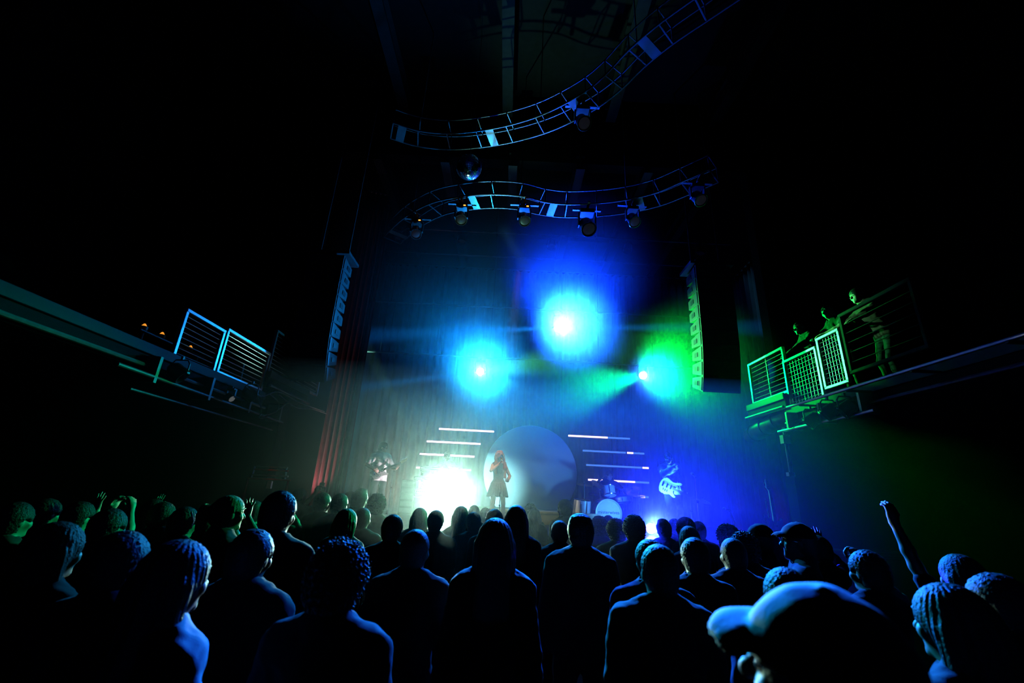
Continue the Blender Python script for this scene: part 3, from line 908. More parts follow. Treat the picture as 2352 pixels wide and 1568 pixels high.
lb = rail_panel(BXL - 0.02, [(742, 828), (633, 768), (728, 905), (612, 852)], 'bars', 'balcony_railing', 'higher railing panel on the left balcony nearest the stage', 10, 0)
lc = rail_panel(BXL, [(513, 756), (420, 712), (494, 856), (395, 826)], 'bars', 'balcony_railing', 'dim railing panel further from the stage on the left balcony', 9, 0)


EDGE = mat('edge_paint', (0.008, 0.008, 0.009), 0.6, 0.0, spec=0.2)


def slab(plane_x, sgn, y0, y1, zt, name):
    d = 3.6
    s = struct(MB().box((plane_x + sgn * (d / 2 - 0.08), (y0 + y1) / 2, zt - 0.16), (d, y1 - y0, 0.28)).build(name, WALLM))
    MB().rbox((plane_x - sgn * 0.09, (y0 + y1) / 2, zt - 0.06), (0.03, y1 - y0, 0.12), 0.006).build('edge_trim', EDGE, s)
    MB().cyl((plane_x - sgn * 0.13, y0, zt - 0.26), (plane_x - sgn * 0.13, y1, zt - 0.26), 0.025, n=8).build('edge_pipe', DIMSTEEL, s)
    return s


ZR1, ZR2 = ra[3] - 0.03, rb[3] - 0.03
ZL1, ZL2 = la[3] - 0.03, lb[3] - 0.03
slab(BXR, 1, -2.9, ra[1], ZR1, 'balcony_floor_right')
slab(BXR, 1, ra[1], 8.85, ZR2, 'balcony_floor_right_step')
slab(BXL, -1, -2.9, la[1], ZL1, 'balcony_floor_left')
slab(BXL, -1, la[1], 8.85, ZL2, 'balcony_floor_left_step')
# the long handrail that runs back over the right side of the hall
t = thing('edge_rail', 'long straight rail along the right balcony edge, brightest at the far right', 'rail', (BXR - 0.45, 4.0, ZR1 - 0.1))
MB().cyl((0, -2.5, 0), (0, 3.0, 0), 0.022, n=10).build('pipe', ALU, t, 60)
for k in range(6):
    MB().box((0.16, -2.3 + k * 1.0, -0.02), (0.34, 0.03, 0.03)).build('bracket', DIMSTEEL, t)

# pipes, cables and lamps slung under the left and right balcony edges
def cable(pts, label, r=0.008, material=None):
    pts = [Vector(p) for p in pts]
    path = smooth_path(pts, 6)
    o = path[0].copy()
    ob = MB().tube([p - o for p in path], r, 6).build('cable', material or PLASTIC, None, 60)
    ob.location = o
    return tag(ob, label, 'cable')


BLUEC = mat('pale_cable', (0.5, 0.5, 0.55), 0.4)
t = thing('lighting_pipe', 'scaffold pipe slung under the left balcony, hung with cables', 'pipe', (BXL + 0.22, 6.2, ZL1 - 0.42))
MB().cyl((0, -1.9, 0.05), (0, 1.6, 0), 0.022, n=10).build('pipe', DIMSTEEL, t, 60)
MB().cyl((-0.14, -1.5, -0.12), (-0.14, 1.6, -0.14), 0.016, n=10).build('pipe', DIMSTEEL, t, 60)
for k in range(4):
    MB().box((-0.1, -1.4 + k * 0.95, 0.13), (0.24, 0.04, 0.3)).build('bracket', DIMSTEEL, t)
for i, (pix, lab) in enumerate((([(565, 888), (600, 910), (640, 900), (690, 925), (745, 945)], 'pale cable looping along the pipe under the left balcony'),
                                ([(590, 905), (600, 940), (598, 962), (640, 940), (665, 920)], 'cable hanging lowest in a loop under the left balcony'),
                                ([(620, 905), (640, 925), (635, 945), (600, 955)], 'short crossed cable under the left balcony'),
                                ([(640, 905), (680, 935), (720, 940), (750, 950)], 'cable running to the stage end of the left balcony'))):
    cable([atx(x, y, BXL + 0.32 + 0.02 * i) for x, y in pix], lab, 0.009, BLUEC)
p = atx(528, 912, BXL + 0.3)
moving_head(p, p + Vector((1, -0.2, -0.6)), 0.055, (0.9, 0.95, 1.0), 0.08, 'small pale lamp slung under the left balcony pipe', True)
p = atx(575, 905, BXL + 0.3)
par_can(p, p + Vector((1, 1.0, -0.8)), 'black can lamp slung under the left balcony beside the crossed cables', 0.09)
p = atx(410, 855, BXL + 0.25)
par_can(p, p + Vector((1, 0.4, -0.8)), 'can lamp under the far end of the left balcony', 0.09)
for x, y in ((520, 817), (545, 838), (567, 851), (541, 824)):
    q = atx(x, y, BXL - 1.0)
AM = glow('amber_bulb', (1.0, 0.36, 0.03), 0.9)
tb = thing('bar_table', 'small dark table behind the left balcony railing', 'table', (BXL - 0.95, 6.1, ZL1 - 0.02))
MB().rbox((0, 0, 0.42), (0.5, 1.3, 0.03), 0.008).build('table_top', BLACK, tb)
for sy in (-0.55, 0.55):
    for sx in (-0.2, 0.2):
        MB().cyl((sx, sy, 0), (sx, sy, 0.41), 0.018, n=8).build('leg', BLACK, tb)
for k, (dy, lab) in enumerate(((-0.45, 'first amber candle lamp from the left on the balcony table'), (-0.12, 'second amber candle lamp from the left on the balcony table'),
                               (0.2, 'third amber candle lamp from the left on the balcony table'), (0.48, 'fourth amber candle lamp from the left on the balcony table'))):
    c = thing('candle_lamp', lab, 'candle lamp', (BXL - 0.85, 6.1 + dy, ZL1 - 0.02 + 0.435), group='candle lamps on the left balcony')
    MB().lathe([(0.04, 0), (0.045, 0.01), (0.05, 0.09), (0.045, 0.09), (0.04, 0.015), (0.0001, 0.012)], 14).build('glass_cup', BLACK, c, 40)
    MB().lathe([(0.0001, 0.012), (0.035, 0.02), (0.03, 0.10), (0.012, 0.13), (0.0001, 0.135)], 12).build('glowing_candle', AM, c, 40)

# lamps slung under the right balcony
t = thing('lighting_pipe', 'scaffold pipe under the right balcony with a hanging drop bar', 'pipe', (BXR - 0.25, 6.75, ZR1 - 0.40))
MB().cyl((0, -1.2, 0), (0, 0.9, 0), 0.026, n=10).build('pipe', STEEL, t, 60)
MB().cyl((0, 0.75, 0.05), (0, 0.75, -0.75), 0.02, n=10).build('drop_bar', STEEL, t, 60)
MB().box((0, 0.75, -0.15), (0.12, 0.1, 0.14)).build('junction_box', STEEL, t)
MB().box((0, 0.75, -0.72), (0.10, 0.08, 0.06)).build('end_clamp', STEEL, t)
for k in range(3):
    MB().box((0.1, -1.0 + k * 0.8, 0.14), (0.24, 0.04, 0.3)).build('bracket', STEEL, t)
for px, py, lab in ((1865, 965, 'dark lamp slung under the right balcony, nearest the drop bar'), (1905, 945, 'pale can lamp under the right balcony, further from the drop bar'), (1945, 938, 'narrow can lamp under the right balcony, furthest from the stage')):
    p = atx(px, py, BXR - 0.3)
    par_can(p, p + Vector((-1, 0.6, -0.9)), lab, 0.10)
p = atx(1815, 965, BXR - 0.2)
cable([p, p + Vector((-0.1, -0.1, -0.15)), p + Vector((0.02, -0.3, -0.05)), p + Vector((0.05, -0.6, -0.1)), p + Vector((0, -0.9, 0.05))], 'pale cable looping under the right balcony', 0.009, BLUEC)
# duct on the wall right of the stage
t = thing('vent_duct', 'fat dark duct under the right balcony near the stage', 'duct', atx(1770, 975, BXR + 0.1))
MB().tube([(0, -0.9, 0.12), (0, 0.0, 0), (0.0, 0.75, -0.12)], 0.16, 16).build('duct_pipe', DIMSTEEL, t, 40)
for k in range(4):
    MB().torus(0.165, 0.012, (0, -0.7 + k * 0.42, 0.10 - k * 0.06), (0, 1, -0.12), 20, 6).build('duct_ring', DIMSTEEL, t, 40)
MB().box((0, -0.3, 0.3), (0.04, 0.04, 0.3)).build('strap', DIMSTEEL, t)

# ------------------------------------------------------------------ red lit frame by the left wall
REDLIT = mat('red_lit_tube', (0.55, 0.03, 0.04), 0.4)  # red of the light on the rack is put into the tube colour
fl = at(576, 1098, 7.9)
t = thing('tube_frame', 'low metal rack with red lit tubes standing at the left of the stage front', 'rack', ((fl.x) + 0.3, 7.9, 0))
h = fl.z
for dz, sx, m in ((h, 0.36, REDLIT), (h + 0.06, 0.31, STEEL), (h + 0.15, 0.29, REDLIT), (h + 0.2, 0.27, STEEL)):
    MB().rbox((0.02, 0, dz), (2 * sx, 0.04, 0.03), 0.006).build('cross_tube', m, t)
for sx in (-0.34, 0.34):
    MB().tube([(sx * 1.15, 0, 0.0), (sx, 0, h)], 0.018, 8).build('upright', REDLIT, t)
    MB().tube([(sx * 0.85, 0, h), (sx * 0.8, 0, h + 0.2)], 0.015, 8).build('upright', STEEL, t)
    MB().box((sx * 1.15, 0, 0.02), (0.06, 0.5, 0.04)).build('foot', BLACK, t)
MB().box((0.06, -0.03, h - 0.09), (0.07, 0.05, 0.12)).build('clamp', STEEL, t)
light('rack_red', 'SPOT', (fl.x + 0.2, 6.8, 3.1), (1.0, 0.10, 0.10), 70, 0.05, (fl.x + 0.25, 7.9, h), 30, 0.6)
t = thing('wall_lamp', 'small red lamp that lights the tube rack, held on a boom from the left balcony', 'lamp', (fl.x + 0.2, 6.78, 3.18))
MB().lathe([(0.03, 0.06), (0.06, 0.0), (0.065, -0.06), (0.05, -0.06), (0.0001, -0.03)], 14).build('lamp_shade', PLASTIC, t, 40)
MB().tube([(0, 0, 0.05), (-0.1, 0, 0.06), (-0.12, 0, 0.4)], 0.012, 6).build('arm', DIMSTEEL, t)

wp = atz(1205, 470, 7.8)
light('added_warm_key', 'SPOT', (wp.x, wp.y + 0.1, 7.15), (1.0, 0.46, 0.07), 1900, 0.04, (-0.2, 10.35, 2.3), 9, 0.7)  # added warm spot for the singer, placed below an unlit truss lamp


# ------------------------------------------------------------------ figures grown as one continuous surface each
class Field:
    def __init__(self, lo, hi, h):
        self.lo = np.array(lo, float)
        self.h = h
        self.n = np.ceil((np.array(hi) - self.lo) / h).astype(int) + 1
        self.d = np.full(self.n, 0.2, np.float32)

    def sub(self, lo, hi):
        a = np.clip(np.floor((np.array(lo) - self.lo) / self.h).astype(int), 0, self.n)
        b = np.clip(np.ceil((np.array(hi) - self.lo) / self.h).astype(int) + 1, 0, self.n)
        if (b <= a).any():
            return None
        sl = tuple(slice(p, q) for p, q in zip(a, b))
        ax = [(self.lo[i] + self.h * np.arange(a[i], b[i])).astype(np.float32) for i in range(3)]
        return sl, ax[0][:, None, None], ax[1][None, :, None], ax[2][None, None, :]

    def put(self, sl, v, k, neg=False):
        a = self.d[sl]
        if neg:
            self.d[sl] = np.maximum(a, -v) if k <= 0 else np.maximum(a, -v) + (np.maximum(k - np.abs(a + v), 0) / k) ** 2 * k * .25
        elif k <= 0:
            self.d[sl] = np.minimum(a, v)
        else:
            self.d[sl] = np.minimum(a, v) - (np.maximum(k - np.abs(a - v), 0) / k) ** 2 * k * .25

    def cap(self, a, b, ra, rb, k=0.02, neg=False):
        a, b = np.array(a, float), np.array(b, float)
        pad = max(ra, rb) + k + 2 * self.h + 0.015
        s = self.sub(np.minimum(a, b) - pad, np.maximum(a, b) + pad)
        if s is None:
            return
        sl, x, y, z = s
        ab = b - a
        L2 = max(ab @ ab, 1e-9)
        t = np.clip(((x - a[0]) * ab[0] + (y - a[1]) * ab[1] + (z - a[2]) * ab[2]) / L2, 0, 1)
        v = np.sqrt((x - a[0] - t * ab[0]) ** 2 + (y - a[1] - t * ab[1]) ** 2 + (z - a[2] - t * ab[2]) ** 2) - (ra + (rb - ra) * t)
        self.put(sl, v, k, neg)

    def ell(self, c, r, R=None, k=0.02, neg=False):
        c, r = np.array(c, float), np.array(r, float)
        R = np.eye(3) if R is None else np.array(R)
        ext = np.sqrt(((R * r[None, :]) ** 2).sum(1))
        pad = ext + k + 2 * self.h + 0.015
        s = self.sub(c - pad, c + pad)
        if s is None:
            return
        sl, x, y, z = s
        x, y, z = x - c[0], y - c[1], z - c[2]
        q = [R[0, i] * x + R[1, i] * y + R[2, i] * z for i in range(3)]
        k0 = np.sqrt(sum((q[i] / r[i]) ** 2 for i in range(3)))
        k1 = np.sqrt(sum((q[i] / r[i] ** 2) ** 2 for i in range(3))) + 1e-6
        self.put(sl, k0 * (k0 - 1) / k1, k, neg)

    def plane(self, p, nrm, k=0.0):                       # keep the side the normal points away from
        sl, x, y, z = self.sub(self.lo, self.lo + self.h * (self.n + 1))
        v = (x - p[0]) * nrm[0] + (y - p[1]) * nrm[1] + (z - p[2]) * nrm[2]
        self.d = np.maximum(self.d, v.astype(np.float32))

    def coords(self):
        return self.sub(self.lo, self.lo + self.h * (self.n + 1))[1:]

    def mesh(self, name):
        d, h = self.d, self.h
        ins = d < 0
        c = [ins[i:ins.shape[0] - 1 + i, j:ins.shape[1] - 1 + j, k:ins.shape[2] - 1 + k] for i in (0, 1) for j in (0, 1) for k in (0, 1)]
        cnt = sum(q.astype(np.int8) for q in c)
        act = (cnt > 0) & (cnt < 8)
        I, J, K = np.nonzero(act)
        idx = np.full(act.shape, -1, np.int32)
        idx[I, J, K] = np.arange(len(I))
        P = np.zeros((len(I), 3))
        W = np.zeros(len(I))
        off = [(i, j, k) for i in (0, 1) for j in (0, 1) for k in (0, 1)]
        val = [d[I + o[0], J + o[1], K + o[2]] for o in off]
        for a in range(8):
            for b in range(a + 1, 8):
                df = [off[b][q] - off[a][q] for q in range(3)]
                if sum(abs(q) for q in df) != 1:
                    continue
                m = (val[a] < 0) != (val[b] < 0)
                t = np.where(m, val[a] / np.where(m, val[a] - val[b], 1), 0)
                for q in range(3):
                    P[:, q] += np.where(m, off[a][q] + t * df[q], 0)
                W += m
        P = (P / W[:, None] + np.stack([I, J, K], 1)) * h + self.lo
        quads = []
        for ax in range(3):
            s0 = [slice(None)] * 3
            s1 = [slice(None)] * 3
            s0[ax], s1[ax] = slice(0, -1), slice(1, None)
            A, B = ins[tuple(s0)], ins[tuple(s1)]
            e = A != B
            o1, o2 = (ax + 1) % 3, (ax + 2) % 3
            E = np.stack(np.nonzero(e), 1)
            fl = A[tuple(E.T)]
            ok = (E[:, o1] > 0) & (E[:, o2] > 0) & (E[:, o1] < act.shape[o1]) & (E[:, o2] < act.shape[o2])
            E, fl = E[ok], fl[ok]
            def cell(da, db):
                Q = E.copy()
                Q[:, o1] += da
                Q[:, o2] += db
                return idx[tuple(Q.T)]
            q = np.stack([cell(-1, -1), cell(0, -1), cell(0, 0), cell(-1, 0)], 1)
            q[~fl] = q[~fl][:, ::-1]
            quads.append(q[(q >= 0).all(1)])
        F = np.concatenate(quads)
        me = bpy.data.meshes.new(name)
        me.vertices.add(len(P))
        me.vertices.foreach_set('co', P.astype(np.float32).ravel())
        me.loops.add(len(F) * 4)
        me.loops.foreach_set('vertex_index', F.astype(np.int32).ravel())
        me.polygons.add(len(F))
        me.polygons.foreach_set('loop_start', np.arange(0, len(F) * 4, 4, dtype=np.int32))
        me.polygons.foreach_set('use_smooth', np.ones(len(F), bool))
        me.update(calc_edges=True)
        me.validate()
        return me


def wob(x, y, z, f, s=0.0):
    return np.sin(f * x + 1.3 * np.sin(0.7 * f * z + s) + s) * np.sin(f * y + 1.1 * np.sin(0.8 * f * x + 2 * s)) + 0.6 * np.sin(f * 1.3 * z + 1.5 * np.sin(0.9 * f * y + s) + 2.1 * s)


def V3(*a):
    return Vector(a)


def ik(a, b, l1, l2, hint):
    a, b, hint = Vector(a), Vector(b), Vector(hint)
    d = b - a
    L = min(d.length, (l1 + l2) * 0.998)
    d = d.normalized()
    b = a + d * L
    ca = (l1 * l1 + L * L - l2 * l2) / (2 * l1 * L)
    hp = (hint - d * hint.dot(d)).normalized()
    return a + d * (l1 * ca) + hp * (l1 * math.sqrt(max(0, 1 - ca * ca))), b


def hand_prims(w, d, n, thumb, curl=0.35, spread=0.12, point=False, th_curl=0.4):
    """w wrist, d finger direction, n palm normal (the way the palm faces), thumb = side of the thumb"""
    w, d = Vector(w), Vector(d).normalized()
    n = Vector(n)
    n = (n - d * n.dot(d)).normalized()
    t = d.cross(n)
    if t.dot(Vector(thumb)) < 0:
        t = -t
    out = []
    pc = w + d * 0.05
    R = np.array([t[:], d[:], n[:]]).T
    out.append(('hand', 'ell', pc, (0.040, 0.054, 0.017), R, 0.012))
    out.append(('hand', 'cap', w, w + d * 0.04, 0.026, 0.028, 0.02))
    for i, (off, L) in enumerate(((0.030, 0.072), (0.0105, 0.080), (-0.0105, 0.074), (-0.030, 0.058))):
        base = w + d * (0.088 - 0.006 * abs(i - 1.3)) + t * off
        dirv = (d + t * (off / 0.03 * spread)).normalized()
        cu = 0.08 if (point and i == 0) else curl
        a = 0.0
        p = base
        r = 0.0098
        for s, fr in enumerate((0.45, 0.31, 0.24)):
            a += cu * (1.0 if s else 0.8)
            q = p + (dirv * math.cos(a) + n * math.sin(a)) * L * fr
            out.append(('hand', 'cap', p, q, r, r - 0.001, 0.006 if s else 0.010))
            p, r = q, r - 0.001
    b = w + d * 0.025 + t * 0.026 + n * 0.006
    q = b + (t * 0.75 + d * 0.6 + n * 0.25).normalized() * 0.042
    out.append(('hand', 'cap', b, q, 0.013, 0.0115, 0.012))
    e = q + (d * (0.9) + t * (0.35 - th_curl) + n * (0.2 + 0.5 * th_curl)).normalized() * 0.032
    out.append(('hand', 'cap', q, e, 0.0115, 0.0095, 0.006))
    return out


def figure_prims(P):
    """list of (tag, kind, ...) for one posed figure 1.75 m tall facing +y"""
    fem = P.get('fem', False)
    U = Matrix.Translation((0, 0, 1.02)) @ Euler(P.get('lean', (0, 0, 0))).to_matrix().to_4x4() @ Matrix.Translation((0, 0, -1.02))
    dz = P.get('drop', 0.0)
    U = Matrix.Translation((0, 0, -dz)) @ U
    UR = np.array(U.to_3x3())
    H = U @ Matrix.Translation((0, -0.005, 1.52)) @ Euler(P.get('head', (0, 0, 0))).to_matrix().to_4x4() @ Matrix.Translation((0, 0.005, -1.52))
    HR = np.array(H.to_3x3())
    o = []
    u = lambda *p: U @ Vector(p)
    hh = lambda *p: H @ Vector(p)
    sw = 0.165 if fem else 0.19
    b = P.get('bulk', 1.0)
    # trunk
    o.append(('torso', 'ell', u(0, 0, 1.30), (0.150 * b if fem else 0.168 * b, 0.100 * b, 0.20), UR, 0.05))
    o.append(('torso', 'ell', u(0, 0.0, 1.10), (0.120 * b if fem else 0.140 * b, 0.093 * b, 0.18), UR, 0.05))
    o.append(('torso', 'cap', u(-sw + 0.05, -0.01, 1.415), u(sw - 0.05, -0.01, 1.415), 0.062, 0.062, 0.05))
    for s in (-1, 1):
        o.append(('trap', 'cap', u(s * 0.02, -0.022, 1.505), u(s * 0.13, -0.015, 1.435), 0.052, 0.044, 0.04))
        if fem:
            o.append(('torso', 'ell', u(s * 0.068, 0.085, 1.265), (0.058, 0.05, 0.056), UR, 0.03))
    M0 = Matrix.Translation((0, 0, -dz))
    m = lambda *p: M0 @ Vector(p)
    o.append(('pelvis', 'ell', m(0, -0.01, 0.955), (0.172 if fem else 0.16, 0.112, 0.125), None, 0.05))
    # neck and head
    o.append(('neck', 'cap', u(0, -0.015, 1.43), hh(0, 0.0, 1.57), 0.060 if not fem else 0.052, 0.054 if not fem else 0.047, 0.03))
    o.append(('head', 'ell', hh(0, -0.005, 1.655), (0.076, 0.096, 0.098), HR, 0.02))
    o.append(('head', 'ell', hh(0, 0.038, 1.580), (0.052, 0.058, 0.062), HR, 0.035))
    o.append(('head', 'cap', hh(0, 0.086, 1.655), hh(0, 0.112, 1.618), 0.011, 0.016, 0.012))
    for s in (-1, 1):
        o.append(('head', 'cap', hh(s * 0.012, 0.088, 1.672), hh(s * 0.05, 0.075, 1.670), 0.012, 0.010, 0.015))
        o.append(('head', 'ell', hh(s * 0.045, 0.065, 1.615), (0.028, 0.025, 0.025), HR, 0.03))
        o.append(('head', 'ell', hh(s * 0.032, 0.087, 1.650), (0.016, 0.012, 0.010), HR, -0.01))
        o.append(('head', 'ell', hh(s * 0.032, 0.078, 1.650), (0.013, 0.013, 0.013), HR, 0.003))
        o.append(('head', 'ell', hh(s * 0.079, -0.005, 1.632), (0.010, 0.022, 0.034), HR, 0.010))
    o.append(('head', 'cap', hh(-0.018, 0.092, 1.588), hh(0.018, 0.092, 1.588), 0.008, 0.008, 0.006))
    o.append(('head', 'cap', hh(-0.015, 0.089, 1.575), hh(0.015, 0.089, 1.575), 0.009, 0.009, 0.006))
    o.append(('head', 'ell', hh(0, 0.086, 1.545), (0.022, 0.016, 0.018), HR, 0.02))
    # arms
    joints = {}
    for s, key in ((-1, 'l'), (1, 'r')):
        sh = u(s * sw, -0.01, 1.415)
        a = P.get('arm_' + key, {})
        wr = Vector(a['wrist']) if 'wrist' in a else u(s * (sw + 0.07), 0.03, 0.87)
        if 'wrist' in a and a.get('rel', False):
            wr = U @ wr
        el, wr = ik(sh, wr, 0.29, 0.265, a.get('hint', (s * 0.35, -0.8, -0.1)))
        r = 0.9 if fem else 1.0
        o.append(('upper_arm', 'cap', sh, el, 0.054 * r, 0.041 * r, 0.035))
        mid = el.lerp(wr, 0.35)
        o.append(('fore_arm', 'cap', el, mid, 0.040 * r, 0.041 * r, 0.02))
        o.append(('fore_arm', 'cap', mid, wr, 0.041 * r, 0.027 * r, 0.02))
        fd = (wr - el).normalized()
        d = Vector(a.get('dir', fd))
        o += hand_prims(wr, d, a.get('palm', (-s, 0, 0)), a.get('thumb', (0, 1, 0.2)), a.get('curl', 0.35), a.get('spread', 0.10), a.get('point', False), a.get('th_curl', 0.4))
        joints['sh_' + key], joints['el_' + key], joints['wr_' + key] = sh, el, wr
    # legs
    for s, key in ((-1, 'l'), (1, 'r')):
        hp = m(s * 0.092, 0, 0.93)
        a = P.get('leg_' + key, {})
        an = Vector(a.get('ankle', (s * 0.11, 0.0, 0.085)))
        kn, an = ik(hp, an, 0.43, 0.43, a.get('hint', (s * 0.1, 1, 0)))
        o.append(('thigh', 'cap', hp, kn, 0.088, 0.056, 0.04))
        o.append(('shin', 'cap', kn, an, 0.052, 0.038, 0.02))
        cm = kn.lerp(an, 0.3) + Vector((0, -0.018, 0))
        o.append(('shin', 'ell', cm, (0.05, 0.052, 0.11), None, 0.03))
        fdv = Vector(a.get('foot', (s * 0.15, 1, 0))).normalized()
        toe = an + fdv * 0.16 + Vector((0, 0, -0.052))
        heel = an - fdv * 0.045 + Vector((0, 0, -0.045))
        o.append(('foot', 'cap', heel, toe, 0.036, 0.030, 0.02))
        o.append(('foot', 'cap', an, an + fdv * 0.08 + Vector((0, 0, -0.035)), 0.036, 0.035, 0.03))
        joints['kn_' + key], joints['an_' + key] = kn, an
    joints['U'], joints['H'] = U, H
    return o, joints


def run(prims, h, tags=None, grow=0.0, kadd=0.0, skip=None, extra=0.05):
    lo, hi = np.full(3, 9.0), np.full(3, -9.0)
    sel = [p for p in prims if (tags is None or p[0] in tags)]
    for p in sel:
        pts = [np.array(p[2])] if p[1] == 'ell' else [np.array(p[2]), np.array(p[3])]
        r = max(p[3]) if p[1] == 'ell' else max(p[4], p[5])
        for q in pts:
            lo, hi = np.minimum(lo, q - r), np.maximum(hi, q + r)
    F = Field(lo - extra - grow, hi + extra + grow, h)
    for p in sel:
        if p[1] == 'cap':
            F.cap(p[2], p[3], p[4] + grow, p[5] + grow, p[6] + kadd)
        else:
            k = p[5]
            F.ell(p[2], [q + grow for q in p[3]], p[4], abs(k) + kadd, neg=k < 0)
    return F


SKIN = [mat('skin_warm', (0.42, 0.24, 0.17), 0.5, vary=0.08), mat('skin_deep', (0.16, 0.085, 0.055), 0.5, vary=0.08), mat('skin_fair', (0.55, 0.36, 0.28), 0.5, vary=0.08)]
HAIRM = {'black': mat('black_hair', (0.012, 0.010, 0.010), 0.55, spec=0.25, vary=0.3, scale=60, bump=0.6, bscale=120), 'brown': mat('brown_hair', (0.05, 0.028, 0.016), 0.55, spec=0.25, vary=0.3, scale=60, bump=0.6, bscale=120),
         'auburn': mat('auburn_hair', (0.26, 0.10, 0.02), 0.55, spec=0.25, vary=0.35, scale=60, bump=0.6, bscale=120), 'fair': mat('fair_hair', (0.30, 0.21, 0.11), 0.55, spec=0.25, vary=0.3, scale=60, bump=0.6, bscale=120)}
CLOTH = {'black': mat('black_cloth', (0.016, 0.016, 0.018), 0.9, spec=0.2, sheen=0.15, bump=0.12, bscale=180), 'grey': mat('grey_cloth', (0.10, 0.10, 0.11), 0.9, spec=0.2, bump=0.12, bscale=180),
         'white': mat('white_cloth', (0.62, 0.62, 0.60), 0.9, spec=0.2, vary=0.06, bump=0.08, bscale=180), 'navy': mat('navy_cloth', (0.02, 0.03, 0.07), 0.9, spec=0.2, bump=0.12, bscale=180),
         'denim': mat('blue_denim', (0.06, 0.09, 0.16), 0.9, spec=0.2, bump=0.12, bscale=220), 'olive': mat('olive_cloth', (0.08, 0.08, 0.04), 0.9, spec=0.2, bump=0.12, bscale=180),
         'wine': mat('wine_cloth', (0.10, 0.02, 0.03), 0.9, spec=0.2, bump=0.12, bscale=180), 'pale': mat('pale_cloth', (0.42, 0.44, 0.46), 0.9, spec=0.2, vary=0.1, bump=0.12, bscale=180),
         'dress': mat('dark_sequin_dress', (0.05, 0.05, 0.045), 0.45, spec=0.6, vary=0.5, scale=70, bump=0.6, bscale=90)}
SHOE = mat('dark_shoe', (0.02, 0.02, 0.02), 0.5)


def child(me, name, material, parent):
    me.materials.append(material)
    c = bpy.data.objects.new(name, me)
    COL.objects.link(c)
    c.parent = parent
    return c


